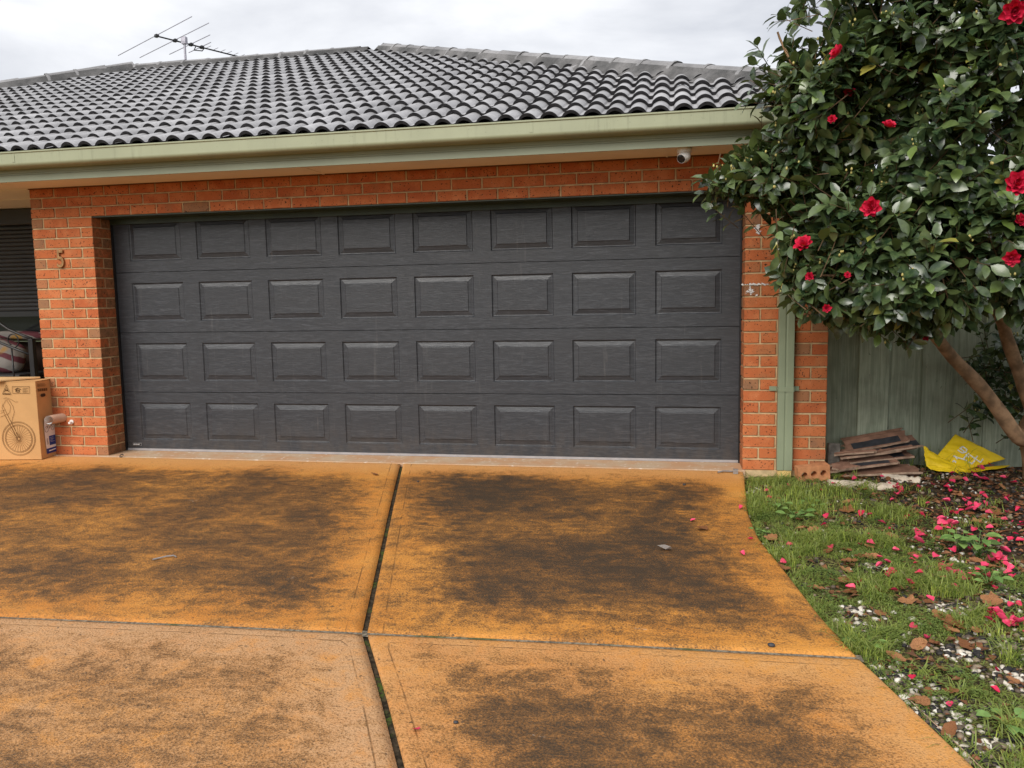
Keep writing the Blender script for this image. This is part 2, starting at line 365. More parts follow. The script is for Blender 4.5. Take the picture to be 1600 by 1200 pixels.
def mk_fence():
    t = NT('fence_green_stain'); r = t.rand(); off = t.n('CombineXYZ', X=t.math('MULTIPLY', r, 31.0), Z=t.math('MULTIPLY', r, 17.0)).outputs[0]
    p = t.pos((22, 8, 1.1), 'object', off); f = t.noise(p, 2.2, 6, 0.6, 0.9); f2 = t.noise(t.pos((1, 1, 1), 'object', off), 5, 4)
    c = t.mix(t.step(f, 0.33, 0.7), (0.29, 0.335, 0.245), (0.48, 0.525, 0.40)); c = t.mix(t.step(f2, 0.4, 0.75, 0, 0.4), c, (0.11, 0.11, 0.075))
    c = t.mix(t.step(t.noise(t.pos((9, 1, 2.5), 'object', off), 4, 3, 0.5, 2.0), 0.70, 0.76, 0, 0.8), c, (0.03, 0.03, 0.02))
    c = t.mix(t.math('MULTIPLY', r, 0.5), c, (0.13, 0.145, 0.10))
    t.bump(f, 0.5, 0.006); return t.fin(c, 0.75, 0.3)
M['fence'] = mk_fence()
def mk_leaf(name, a, b, y, ro, attr=True, young=False, spec=0.5, trans=0.12):
    t = NT(name); r = t.attr('rnd') if attr else t.rand()
    c = t.mix(t.step(r, 0.0, 0.9), a, b); c = t.mix(t.step(r, 0.80, 0.90), c, (0.14, 0.21, 0.045)) if young else c
    c = t.mix(t.step(r, 0.93, 0.97), c, y)
    p = t.pos(); c = t.mix(t.step(t.noise(p, 30, 3), 0.4, 0.7, 0, 0.35), c, [q*1.7 for q in b])
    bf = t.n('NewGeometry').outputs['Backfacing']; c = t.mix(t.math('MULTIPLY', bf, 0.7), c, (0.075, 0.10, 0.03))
    t.b.inputs['Subsurface Weight'].default_value = 0.0
    m_ = t.fin(c, ro, spec)
    tr = t.n('BsdfTranslucent'); t.set(tr.inputs['Color'], t.mix(0.5, c, (0.12, 0.2, 0.02)))
    ms = t.n('MixShader'); ms.inputs[0].default_value = trans
    t.t.links.new(t.b.outputs[0], ms.inputs[1]); t.t.links.new(tr.outputs[0], ms.inputs[2]); t.t.links.new(ms.outputs[0], t.out.inputs[0])
    return m_
M['leaf'] = mk_leaf('camellia_leaf', (0.024, 0.050, 0.021), (0.100, 0.140, 0.052), (0.34, 0.30, 0.06), 0.27, spec=0.85, young=True)
M['leaf_young'] = mk_leaf('weed_leaf', (0.10, 0.19, 0.045), (0.18, 0.29, 0.075), (0.2, 0.22, 0.05), 0.5)
M['grass'] = mk_leaf('grass_blade', (0.22, 0.40, 0.045), (0.62, 0.70, 0.15), (0.58, 0.48, 0.24), 0.5, spec=0.4, trans=0.3)
M['clover'] = mk_leaf('ground_cover_leaf', (0.11, 0.25, 0.045), (0.36, 0.46, 0.09), (0.46, 0.42, 0.13), 0.6, spec=0.3, trans=0.2)
M['bark'] = simple('camellia_bark', (0.27, 0.165, 0.092), 0.85, 0.25, var=0.38, sc=14, bump=0.5, bsc=60, kind='world')
M['twig'] = simple('twig_bark', (0.10, 0.06, 0.03), 0.8, 0.25, var=0.3)
M['bud'] = simple('flower_bud', (0.42, 0.36, 0.12), 0.5, 0.4, var=0.2, sc=50)
def mk_petal(name, a, b):
    t = NT(name); r = t.attr('rnd'); c = t.mix(r, a, b); p = t.pos()
    c = t.mix(t.step(t.noise(p, 60, 3), 0.4, 0.75, 0, 0.4), c, [q*0.55 for q in a]); m_ = t.fin(c, 0.5, 0.35); return m_
M['flower'] = mk_petal('red_petal', (0.58, 0.010, 0.045), (0.75, 0.035, 0.10))
M['petal'] = mk_petal('pink_petal', (0.55, 0.012, 0.060), (0.74, 0.075, 0.17))
M['stamen'] = simple('stamen', (0.7, 0.45, 0.1), 0.6, 0.3)
def mk_dead():
    t = NT('dead_leaf'); r = t.rand(); p = t.pos(kind='object')
    c = t.mix(r, (0.20, 0.075, 0.025), (0.42, 0.20, 0.085)); c = t.mix(t.step(t.noise(p, 40, 4), 0.42, 0.68), c, (0.13, 0.05, 0.02)); t.bump(t.noise(p, 70, 3), 0.5, 0.004)
    return t.fin(c, 0.7, 0.3)
M['dead'] = mk_dead()
def mk_gravel():
    t = NT('garden_pebbles'); r = t.attr('rnd'); rp = t.n('ValToRGB', Fac=r); el = rp.color_ramp.elements; rp.color_ramp.interpolation = 'CONSTANT'
    el[0].position = 0; el[0].color = (0.018, 0.017, 0.018, 1); el[1].position = 0.34; el[1].color = (0.10, 0.075, 0.055, 1)
    for po, co in ((0.5, (0.26, 0.20, 0.14, 1)), (0.62, (0.55, 0.50, 0.42, 1)), (0.8, (0.68, 0.64, 0.56, 1)), (0.95, (0.30, 0.11, 0.06, 1))):
        q = el.new(po); q.color = co
    c = t.mix(t.step(t.noise(t.pos(), 80, 3), 0.45, 0.7, 0, 0.4), rp.outputs[0], (0.10, 0.08, 0.06)); return t.fin(c, 0.7, 0.3)
M['gravel'] = mk_gravel()
M['yellow'] = simple('yellow_bag', (0.86, 0.60, 0.012), 0.55, 0.35, var=0.06, sc=9, bump=0.25, bsc=25)
M['mulch'] = simple('bark_litter', (0.16, 0.068, 0.030), 0.75, 0.3, var=0.55, sc=16, kind='world')
def mk_glass():
    t = NT('window_glass'); return t.fin((0.02, 0.022, 0.024), 0.06, 0.6)
M['glass'] = mk_glass()
def mk_stripe():
    t = NT('striped_fabric'); p = t.pos((1, 1, 1), 'object'); s = t.n('SeparateXYZ', Vector=p)
    u = t.math('ADD', t.math('MULTIPLY', s.outputs[0], 0.25), t.math('ADD', s.outputs[2], t.math('MULTIPLY', t.noise(p, 6, 2), 0.06)))
    f = t.math('FRACT', t.math('MULTIPLY', u, 6.2))
    c = t.mix(t.step(f, 0.45, 0.52), (0.26, 0.24, 0.22), (0.13, 0.04, 0.05)); c = t.mix(t.step(f, 0.82, 0.86), c, (0.26, 0.24, 0.22))
    c = t.mix(t.step(t.noise(p, 2.5, 2), 0.58, 0.63), c, (0.40, 0.23, 0.07)); return t.fin(c, 0.85, 0.2)
M['stripe'] = mk_stripe()

# ------------------------------------------------------------------ the setting
W = 5.36; C = 0.086; HL = 24*C                        # opening width, brick course, lintel height
SOF = 2.315; EAVE_Y = -0.45; XR = W+0.59; XL = -0.59
g = MB(); g.add([(-600, -600, -0.6), (600, -600, -0.6), (600, 600, -0.6), (-600, 600, -0.6)], [(0, 1, 2, 3)])
tag(g.build('ground', M['ground']), kind='structure')

def interp(tab, v):
    return float(np.interp(v, [q[0] for q in tab], [q[1] for q in tab]))
VJ = [(-10.0, 7.2), (-3.89, 4.005), (-3.495, 3.802), (-2.985, 3.528), (-1.174, 3.016), (-0.09, 2.716), (0.3, 2.61)]
EJ = [(-10.0, 7.6), (-5.0, 6.18), (-3.62, 5.757), (-3.305, 5.669), (-2.923, 5.561), (-2.546, 5.481), (-2.022, 5.40), (-1.543, 5.323), (-1.065, 5.306), (-0.4, 5.345), (-0.2, 5.36), (0.5, 5.36)]
HJ = [(-8.0, -3.50), (1.756, -3.064), (2.718, -3.015), (3.531, -2.987), (4.449, -2.95), (5.561, -2.923), (9, -2.84)]
Vx = lambda y: interp(VJ, y)
Ex = lambda y: interp(EJ, y)
Hy = lambda x: interp(HJ, x)
drive = MB(); drive.add([(-8, -10, -0.52), (8, -10, -0.52), (8, 0.2, -0.14), (-8, 0.2, -0.14)], [(0, 1, 2, 3)])
drive = tag(drive.build('driveway', M['soil']), kind='structure')
def slab(xl, xr, yt, yb, amt, grey, topoff=0.0, nx=56, ny=56, joints='RB'):
    """grid slab between left/right boundary functions of y and top/bottom boundary functions of x, arris rounded, skirt down"""
    us = [0, 0.004, 0.010] + list(np.linspace(0.022, 0.978, nx)) + [0.990, 0.996, 1]
    vv = [0, 0.006, 0.014] + list(np.linspace(0.03, 0.97, ny)) + [0.986, 0.994, 1]
    NX, NY = len(us), len(vv); X = np.zeros((NY, NX)); Y = np.zeros((NY, NX))
    for j, v in enumerate(vv):
        for i, u in enumerate(us):
            y = -1.5
            for _ in range(5):
                x = xl(y)*(1-u) + xr(y)*u; y = yt(x)*(1-v) + yb(x)*v
            X[j, i] = x; Y[j, i] = y
    vs_, ed, td, jd = [], [], [], []
    for j in range(NY):
        for i in range(NX):
            x, y = X[j, i], Y[j, i]
            d = min(x-X[j, 0], X[j, -1]-x, Y[0, i]-y, y-Y[-1, i])
            z = drive_z(y) - 0.008*max(0, 1-d/0.018)**2 + 0.0025*mnoise.noise((x*1.3, y*1.3, 0))
            vs_.append((x, y, z)); ed.append(d); td.append(max(0, -y-0.04) + topoff)
            jd.append(min(9 if 'L' not in joints else x-X[j, 0], 9 if 'R' not in joints else X[j, -1]-x, 9 if 'T' not in joints else Y[0, i]-y))
    fs = [(j*NX+i, (j+1)*NX+i, (j+1)*NX+i+1, j*NX+i+1) for j in range(NY-1) for i in range(NX-1)]
    ring = [i for i in range(NX)] + [j*NX+NX-1 for j in range(1, NY)] + [(NY-1)*NX+i for i in range(NX-2, -1, -1)] + [j*NX for j in range(NY-2, 0, -1)]
    b = len(vs_)
    for k in ring: x, y, z = vs_[k]; vs_.append((x, y, z-0.09)); ed.append(0); td.append(td[k]); jd.append(0)
    n = len(ring); fs += [(ring[k], ring[(k+1) % n], b+(k+1) % n, b+k) for k in range(n)]
    me = bpy.data.meshes.new('slab'); me.from_pydata(vs_, [], fs); me.materials.append(M['slab'])
    for nm, val in (('edge', ed), ('jd', jd), ('topd', td), ('amt', [amt]*len(vs_)), ('grey', [grey]*len(vs_))):
        at = me.attributes.new(nm, 'FLOAT', 'POINT'); at.data.foreach_set('value', val)
    bm = bmesh.new(); bm.from_mesh(me); bmesh.ops.recalc_face_normals(bm, faces=bm.faces); bm.to_mesh(me); bm.free()
    me.polygons.foreach_set('use_smooth', [True]*len(me.polygons))
    return link('slab', me, drive)
gv, gh = 0.013, 0.010
yT = lambda x: -0.045
slab(lambda y: -7.0, lambda y: Vx(y)-gv, yT, lambda x: Hy(x)+gh, 0.76, 0.06, nx=90, joints='R')
slab(lambda y: Vx(y)+gv, Ex, yT, lambda x: Hy(x)+gh, 0.92, 0.05, joints='L')
slab(lambda y: -7.0, lambda y: Vx(y)-gv, lambda x: Hy(x)-gh, lambda x: -7.5, 0.56, 0.85, nx=90, joints='RT')
slab(lambda y: Vx(y)+gv, Ex, lambda x: Hy(x)-gh, lambda x: -7.5, 0.68, 0.45, joints='LT')
jm = MB()
ys = np.linspace(-9.5, -0.10, 60)
jm.add([(Vx(y)-0.03, y, drive_z(y)-0.016) for y in ys] + [(Vx(y)+0.03, y, drive_z(y)-0.016) for y in ys], [(i, i+1, 61+i, 60+i) for i in range(59)])
jm.build('joint_strip', M['joint'], drive)
jm = MB(); xs = np.linspace(-6.9, 5.58, 60)
jm.add([(x, Hy(x)-0.03, drive_z(Hy(x))-0.0095) for x in xs] + [(x, Hy(x)+0.03, drive_z(Hy(x))-0.0095) for x in xs], [(i, i+1, 61+i, 60+i) for i in range(59)])
jm.build('joint_strip', M['joint_grey'], drive)
th = MB(); th.box(-2.6, W+0.02, -0.038, 0.60, -0.12, -0.001); th.box(-7, -0.62, 0.601, 1.5, -0.12, -0.002)
th.box(-7, -2.601, -0.038, 0.60, -0.12, -0.002)
th = tag(th.build('garage_threshold', M['threshold']), kind='structure'); bevel(th, 0.004)

# garden bed / lawn
lw = MB(); NXg, NYg = 60, 70
gx = np.linspace(0, 1, NXg); gy = np.linspace(-6.5, 0.75, NYg); vs_ = []
for y in gy:
    x0 = Ex(min(y, -0.2)) - (0.04 if y < -0.2 else 0.0) if y < 0.02 else XR-0.3
    for u in gx:
        x = x0 + u*(11.0-x0)*(0.35+0.65*u); vs_.append((x, y, lawn_z(x, y) - 0.025*max(0, 1-(x-x0)/0.10)))
lw.add(vs_, [(j*NXg+i, j*NXg+i+1, (j+1)*NXg+i+1, (j+1)*NXg+i) for j in range(NYg-1) for i in range(NXg-1)])
bed = tag(lw.build('garden_bed', M['soil'], smooth=True, recalc=False), kind='structure')
at = bed.data.attributes.new('grassy', 'FLOAT', 'POINT')
at.data.foreach_set('value', [max(0.0, min(1.0, (1.15 + (0.4 if v.co.y < -1.6 else 0) - (v.co.x-Ex(min(v.co.y, -.2))))/.5)) for v in bed.data.vertices])

# ------------------------------------------------------------------ the house
house = empty('house', (2.5, 0, 0), 'orange brick house with charcoal garage door and grey tiled hip roof', 'house')
# --- brick wall: mortar core, each brick a piece of its own
rc = 0.005
core = MB()
core.box(XL+rc, -rc, rc, 0.228, -0.02, HL); core.box(W+rc, XR-rc, rc, 0.228, -0.25, HL)
core.box(XL+rc, XR-rc, rc, 0.228, HL+0.0005, SOF+0.05)
core.box(W-0.004, XR+0.004, -0.004, 0.235, -0.26, -0.006)
core.box(XL+0.005, XL+0.11, 0.23, 1.36, 0, SOF); core.box(XR-0.11, XR-0.005, 0.23, 9, -0.25, SOF)
wall = core.build('wall', M['mortar'], house)
alc = MB(); alc.box(-6.0, XL+0.004, 1.361, 1.47, -0.05, 0.93); alc.box(-6.0, -4.3, 1.361, 1.47, 0.9305, SOF); alc.box(-1.2, XL+0.004, 1.361, 1.47, 0.9305, SOF)
alc.build('alcove_wall', simple('alcove_shaded_brick', (0.075, 0.045, 0.032), 0.9, 0.2, var=.2, sc=6, kind='world'), house)  # brick in shade: its darkness is put into the wall colour
def brick_mesh(L, D, name, mt):
    bm = bmesh.new(); bmesh.ops.create_cube(bm, size=1.0)
    for v in bm.verts: v.co = (v.co.x*L, v.co.y*D, v.co.z*0.076)
    bmesh.ops.bevel(bm, geom=list(bm.edges), offset=0.0035, segments=1, affect='EDGES')
    me = bpy.data.meshes.new(name); bm.to_mesh(me); bm.free(); me.materials.append(mt); return me
BM = {}
for L, D in ((0.23, 0.11), (0.11, 0.23), (0.11, 0.11)):
    BM[(L, D, 0)] = brick_mesh(L, D, 'brick', M['brick']); BM[(L, D, 1)] = brick_mesh(L, D, 'brick', M['brick_brown'])
def brick(x, y, course, L=0.23, D=0.11, sx=1.0, pb=0.03):
    b = 1 if random.random() < pb else 0
    link('brick', BM[(L, D, b)], wall, (x+random.uniform(-.0012, .0012), y+random.uniform(-.0018, .0012), course*C+0.038+random.uniform(-.0012, .0012)),
         (random.uniform(-.006, .006), random.uniform(-.003, .003), random.uniform(-.004, .004)), (sx, 1, 1))
for k in range(24):
    A = (k % 2 == 0)
    for base, left in ((XL, True), (W, False)):
        if A:      # stretcher, stretcher, header
            brick(base+0.115, 0.055, k); brick(base+0.355, 0.055, k)
            if left: brick(base+0.535, 0.115, k, 0.11, 0.23, pb=0.25)
            else: brick(base+0.535, 0.055, k, 0.11, 0.11, pb=0.45); brick(base+0.055, 0.175, k, 0.11, 0.11, pb=0.3)
        else:
            if left: brick(base+0.055, 0.055, k, 0.11, 0.11, pb=0.75); brick(base+0.535, 0.175, k, 0.11, 0.11, pb=0.8)
            else: brick(base+0.055, 0.115, k, 0.11, 0.23, pb=0.5)
            brick(base+0.235, 0.055, k); brick(base+0.475, 0.055, k)
tot = XR-XL
for k in range(24, 27):
    if k % 2 == 0:
        pch = (tot+0.01)/27
        for i in range(27): brick(XL+(i+0.5)*pch-0.005, 0.055, k, sx=(pch-0.01)/0.23, pb=0.04)
    else:
        pch = (tot+0.01-0.24)/26
        brick(XL+0.055, 0.055, k, 0.11, 0.11, pb=0.7); brick(XR-0.055, 0.055, k, 0.11, 0.11, pb=0.5)
        for i in range(26): brick(XL+0.12+(i+0.5)*pch-0.005, 0.055, k, sx=(pch-0.01)/0.23, pb=0.03)
def smear(cx, cz, w, h, n, seed):
    r_ = random.Random(seed); s_ = MB()
    for i in range(n*3):
        x = cx+r_.gauss(0, w*.7); z = cz+r_.gauss(0, h*.6); a, b = r_.uniform(.002, .011), r_.uniform(.0015, .008); k = 9
        pts = [(x+a*math.cos(2*math.pi*j/k)*r_.uniform(.5, 1.3), -0.0035-0.00004*i, z+b*math.sin(2*math.pi*j/k)*r_.uniform(.5, 1.3)) for j in range(k)]
        s_.add([(x, -0.0035-0.00004*i, z)]+pts, [(0, 1+(j+1) % k, 1+j) for j in range(k)])
    o = s_.build('paint_smear', M['paper'], wall); o['kind'] = 'stuff'; o['label'] = 'dried white paint smear'; return o
q = at_y(1184, 357, 0); smear(q[0], q[2], .012, .028, 16, 1)
q = at_y(1182, 444, 0); smear(q[0], q[2], .05, .005, 14, 2)
q = at_y(1172, 455, 0); smear(q[0], q[2], .032, .024, 12, 3)
# --- lintel, door
ln = MB(); ln.box(-0.15, W+0.15, 0.012, 0.222, HL-0.0005-0.010, HL-0.0002); ln.box(0.001, W-0.001, 0.225, 0.245, HL-0.055, HL+0.1)
ln.build('lintel', M['lintel'], house)
DY = 0.2506; HS = 0.5305
door = MB(); door.box(-0.02, W+0.02, DY+0.028, DY+0.06, 0.012, 2.14); door = door.build('garage_door', M['door'], house)
PX0, PQ, PW, PZ0, PH = 0.1574, 0.6508, 0.503, 0.098, 0.338
def section(k):
    """one steel section: front skin with eight rectangular openings, rolled edges"""
    z0 = k*HS+0.0025+(0.018 if k == 0 else 0); z1 = (k+1)*HS-0.0025; mb = MB(); y = DY
    xs = [0.012]; 
    for i in range(8): xs += [PX0+i*PQ, PX0+i*PQ+PW]
    xs += [W-0.012]; za, zb = k*HS+PZ0, k*HS+PZ0+PH
    V = [[(x, y, z) for x in xs] for z in (z0, za, zb, z1)]
    vs = [p_ for r_ in V for p_ in r_]; n = len(xs); fs = []
    for j in range(3):
        for i in range(n-1):
            if j == 1 and i % 2 == 1: continue
            fs.append((j*n+i, j*n+i+1, (j+1)*n+i+1, (j+1)*n+i))
    mb.add(vs, fs)
    x0, x1 = xs[0], xs[-1]           # folded top, bottom and ends
    mb.add([(x0, y, z0), (x1, y, z0), (x1, y+.03, z0-.0), (x0, y+.03, z0)], [(0, 3, 2, 1)]); mb.add([(x0, y, z1), (x1, y, z1), (x1, y+.03, z1), (x0, y+.03, z1)], [(0, 1, 2, 3)])
    mb.add([(x0, y, z0), (x0, y, z1), (x0, y+.03, z1), (x0, y+.03, z0)], [(0, 1, 2, 3)]); mb.add([(x1, y, z0), (x1, y, z1), (x1, y+.03, z1), (x1, y+.03, z0)], [(0, 3, 2, 1)])
    mb.build('door_section', M['door'], door, recalc=False)
pm = MB()                           # pressed panel: step in, slope out, small step, field
rings = [(0, 0), (0.008, 0.010), (0.014, 0.011), (0.046, 0.0045), (0.050, 0.0002), (0.052, -0.0008)]
for d, y in rings: pm.v += [(d, y, d), (PW-d, y, d), (PW-d, y, PH-d), (d, y, PH-d)]
for r_ in range(len(rings)-1):
    for j in range(4): pm.f.append((r_*4+j, r_*4+(j+1) % 4, r_*4+4+(j+1) % 4, r_*4+4+j)); pm.m.append(0)
pm.f.append(tuple(len(pm.v)-4+j for j in range(4))); pm.m.append(0); pm.a = [0]*len(pm.v)
pme = pm.mesh('raised_panel', M['door'])
for k in range(4):
    section(k)
    for i in range(8): link('raised_panel', pme, door, (PX0+i*PQ, DY, k*HS+PZ0))
sl = MB(); sl.box(0.012, W-0.012, DY-0.006, DY+0.027, 0.001, 0.020); sl.build('bottom_seal', simple('seal_aluminium', (0.40, 0.39, 0.40), 0.4, 0.5, 0.3, var=0.08), door)
for x0, x1 in ((0.001, 0.0115), (W-0.0115, W-0.001)):
    s_ = MB(); s_.box(x0, x1, 0.2285, DY+0.02, 0.002, HL-0.02); s_.build('door_stop', M['black_metal'], door)
bd = MB(); bd.box(0.062, 0.15, DY-0.004, DY-0.0005, 0.042, 0.068); bdo = bd.build('badge', M['steel'], door); bevel(bdo, 0.001)
bt = MB(); bt.box(0.066, 0.146, DY-0.0052, DY-0.0041, 0.046, 0.064)
bdt = bt.build('badge_print', M['black_metal'], door)
bt = MB(); x = 0.070
for wd in (0.008, 0.010, 0.006, 0.009, 0.007, 0.009, 0.006): bt.box(x, x+wd-0.003, DY-0.0062, DY-0.0053, 0.051, 0.060); x += wd+0.0015
o = bt.build('badge_lettering', M['paper'], door); o['kind'] = 'stuff'
# --- soffit, fascia, gutter
so = MB(); so.box(-8.4, 6.4, EAVE_Y+0.012, -0.012, SOF+0.0005, SOF+0.012); so.box(-8.4, XL-0.012, -0.0115, 1.60, SOF+0.0005, SOF+0.012)
sof = so.build('soffit', M['soffit'], house)
for xj in (at_z(495, 268, SOF)[0], at_z(1042, 243, SOF)[0]):
    s_ = MB(); s_.box(xj-0.008, xj+0.008, EAVE_Y+0.013, -0.013, SOF-0.0045, SOF); s_.build('soffit_strip', M['soffit'], sof)
for yj in (0.0, 0.55):
    s_ = MB(); s_.box(-8.4, XL-0.02, yj-0.008, yj+0.008, SOF-0.0045, SOF); s_.build('soffit_strip', M['soffit'], sof)
ml = MB(); ml.box(XL-0.0, XR, -0.0115, 0.0, SOF-0.008, SOF+0.02); ml.build('soffit_bead', simple('bead_brown', (0.16, 0.07, 0.035), 0.8, 0.2), house)
fa = MB(); prof = [(EAVE_Y, 2.304), (EAVE_Y, 2.352), (EAVE_Y+.003, 2.354), (EAVE_Y, 2.356), (EAVE_Y, 2.366), (EAVE_Y+.003, 2.368), (EAVE_Y, 2.370), (EAVE_Y, 2.50), (EAVE_Y+0.012, 2.50), (EAVE_Y+0.012, 2.304)]
fa.extrude_x(prof, -8.5, 6.41); fa.box(6.398, 6.41, EAVE_Y+0.013, 9, 2.304, 2.50); fa.build('fascia', M['fascia'], house)
GX0, GX1 = -8.6, 6.55
gu = MB(); gp = [(EAVE_Y-0.003, 2.395)]
for i in range(0, 9):           # quad gutter: rolled belly then flat front and lip
    a = math.pi/2*i/8; gp.append((-0.545-0.035*math.sin(a), 2.425-0.03*math.cos(a)))
gp += [(-0.580, 2.497), (-0.587, 2.503), (-0.587, 2.513), (-0.578, 2.515), (-0.572, 2.510), (-0.572, 2.428)]
for i in range(8, -1, -1):
    a = math.pi/2*i/8; gp.append((-0.545-0.028*math.sin(a), 2.425-0.024*math.cos(a)))
gp += [(EAVE_Y-0.009, 2.401), (EAVE_Y-0.009, 2.46), (EAVE_Y-0.003, 2.46)]
gu.extrude_x(gp, GX0, GX1); gut = gu.build('gutter', M['gutter'], house)
for f in gut.data.polygons: f.use_smooth = False
gs = MB()
for xj in (at_y(20, 240, -.58)[0], at_y(830, 200, -.58)[0]):
    gs2 = MB(); gs2.box(xj-0.012, xj+0.012, -0.5825, -0.5803, 2.43, 2.494); gs2.build('gutter_joiner', M['gutter'], gut)
for px, py in ((8, 285), (264, 274), (577, 258), (881, 241)):
    q = at_y(px, py, EAVE_Y+0.02); s_ = MB(); s_.lathe([(0.006, 0), (0.008, -0.004), (0.004, -0.008)], (q[0], EAVE_Y+0.03, SOF-0.001), n=8); s_.build('soffit_clip', M['ink'], sof)
# --- downpipe
dp = MB(); X0, X1, Y0 = 5.600, 5.708, -0.068
prof = [(X0, Y0), (X0+.046, Y0), (X0+.050, Y0+.005), (X0+.058, Y0+.005), (X0+.062, Y0), (X1, Y0), (X1, -0.006), (X0, -0.006)]
n = len(prof); zt = 2.19
dp.add([(x, y, 0.012) for x, y in prof]+[(x, y, zt) for x, y in prof], [(i, (i+1) % n, n+(i+1) % n, n+i) for i in range(n)]+[tuple(range(n)), tuple(range(2*n-1, n-1, -1))])
dp.add([(x, y, zt+0.0005) for x, y in prof]+[(x, y-0.44, 2.392) for x, y in prof], [(i, (i+1) % n, n+(i+1) % n, n+i) for i in range(n)])
dpo = dp.build('downpipe', M['downpipe'], house); bevel(dpo, 0.003)
for z in (0.612, 1.75):
    b_ = MB(); b_.box(X0-.003, X1+.003, Y0-.004, Y0-.0006, z-.017, z+.017); b_.box(X0-.005, X0-.0006, Y0-.004, -0.007, z-.017, z+.017); b_.box(X1+.0006, X1+.005, Y0-.004, -0.007, z-.017, z+.017)
    b_.box(X0-.055, X0-.0055, -0.0115, -0.0065, z-.017, z+.017); b_.box(X1+.0055, X1+.045, -0.0115, -0.0065, z-.017, z+.017)
    bo = b_.build('pipe_bracket', M['downpipe'], dpo)
pv = MB(); pv.box(X0+.006, X1-.006, Y0+.006, -0.012, -0.16, 0.011); pv.build('pipe_stub', M['pvc'], dpo)
# --- house number, wall pipe stub
cu = bpy.data.curves.new('house_number', 'FONT'); cu.body = '5'; cu.size = 0.205; cu.extrude = 0.006; cu.bevel_depth = 0.002
tmp = bpy.data.objects.new('tmp_text', cu); COL.objects.link(tmp); bpy.context.view_layer.update()
nm = bpy.data.meshes.new_from_object(tmp.evaluated_get(bpy.context.evaluated_depsgraph_get())); bpy.data.objects.remove(tmp)
nm.materials.clear(); nm.materials.append(M['bronze']); nm.name = 'house_number'
q = at_y(92.5, 418, 0); link('house_number', nm, house, (q[0]-0.012, -0.012, q[2]+0.002), (math.pi/2, 0, 0), (0.82, 1.02, 1))
q = at_y(113, 659, 0); s_ = MB(); s_.tube([(q[0], 0.01, q[2]), (q[0]+.004, -0.045, q[2]-.004)], [0.011, 0.010], 10); s_.tube([(q[0]-.001, -0.002, q[2]), (q[0]-.001, -0.012, q[2])], 0.02, 10)
s_.build('pipe_end', M['white_plastic'], house, smooth=False)
# --- alcove window with roller shutter
WY = 1.36
win = MB(); win.box(-4.3, -1.2, WY+0.03, WY+0.05, 0.98, 2.2); win = win.build('window', M['glass'], house)
for a in ((-4.3, -1.2, WY-0.02, WY+0.06, 0.945, 1.0), (-4.3, -4.24, WY-0.02, WY+0.06, 1.001, 2.2), (-1.26, -1.2, WY-0.02, WY+0.06, 1.001, 2.2), (-2.62, -2.57, WY-0.01, WY+0.06, 1.001, 2.2)):
    s_ = MB(); s_.box(*a); s_.build('window_frame', M['sill'], win)
s_ = MB(); s_.box(-4.36, -1.15, WY-0.10, WY-0.021, 0.945, 0.985); bevel(s_.build('sill', M['sill'], win), 0.004)
s_ = MB(); s_.box(-4.34, -1.16, WY-0.21, WY-0.021, 2.15, SOF-0.006); bevel(s_.build('shutter_box', M['shutter'], win), 0.006)
slm = MB(); pr = [(0.0, 0.0)]
for i in range(7): a = math.pi*i/6; pr.append((-0.006*math.sin(a)-0.002, 0.002+0.019*(1-math.cos(a))))
pr += [(0.0, 0.042), (0.006, 0.042), (0.006, 0.0)]
slm.extrude_x(pr, -4.28, -1.22); sm_ = slm.mesh('shutter_slat', M['shutter'])
for k in range(21): link('shutter_slat', sm_, win, (0, WY-0.10, 1.262+k*0.0423))
s_ = MB(); s_.box(-4.28, -1.22, WY-0.112, WY-0.092, 1.205, 1.259); s_.build('shutter_bar', M['shutter'], win)
s_ = MB(); s_.box(-4.0, -1.3, WY+0.2, WY+0.22, 1.0, 2.2); s_.build('curtain', simple('pale_curtain', (0.30, 0.29, 0.28), 0.9, 0.1), win)

# --- roof
RX, RY, RZ, RD, RP = 6.40, -0.50, 2.505, 5.50, 0.404
LXR = -3.05; LX = LXR-RD
peakR = (RX-RD, RY+RD, RZ+RD*RP); peakL = (LXR, RY+RD, RZ+RD*RP)
dz = 0.055
rb = MB()
rb.add([(LX, RY+.03, RZ-dz), (RX-.03, RY+.03, RZ-dz), (RX-.03, RY+2*RD, RZ-dz), (LX, RY+2*RD, RZ-dz), (peakL[0], peakL[1], peakL[2]-dz), (peakR[0], peakR[1], peakR[2]-dz)],
       [(0, 1, 5, 4), (1, 2, 5), (2, 3, 4, 5), (3, 0, 4), (0, 3, 2, 1)])
roof = rb.build('roof', M['bedding'], house)
ang = math.atan(RP); ca, sa = math.cos(ang), math.sin(ang)
EXP, TL, TW = 0.322, 0.395, 0.300
def tprof(u):
    u = (u*2) % 1.0
    if u < 0.80: return 0.037*math.sin(math.pi*u/0.80)**0.70
    return -0.003*math.sin(math.pi*(u-0.80)/0.20)
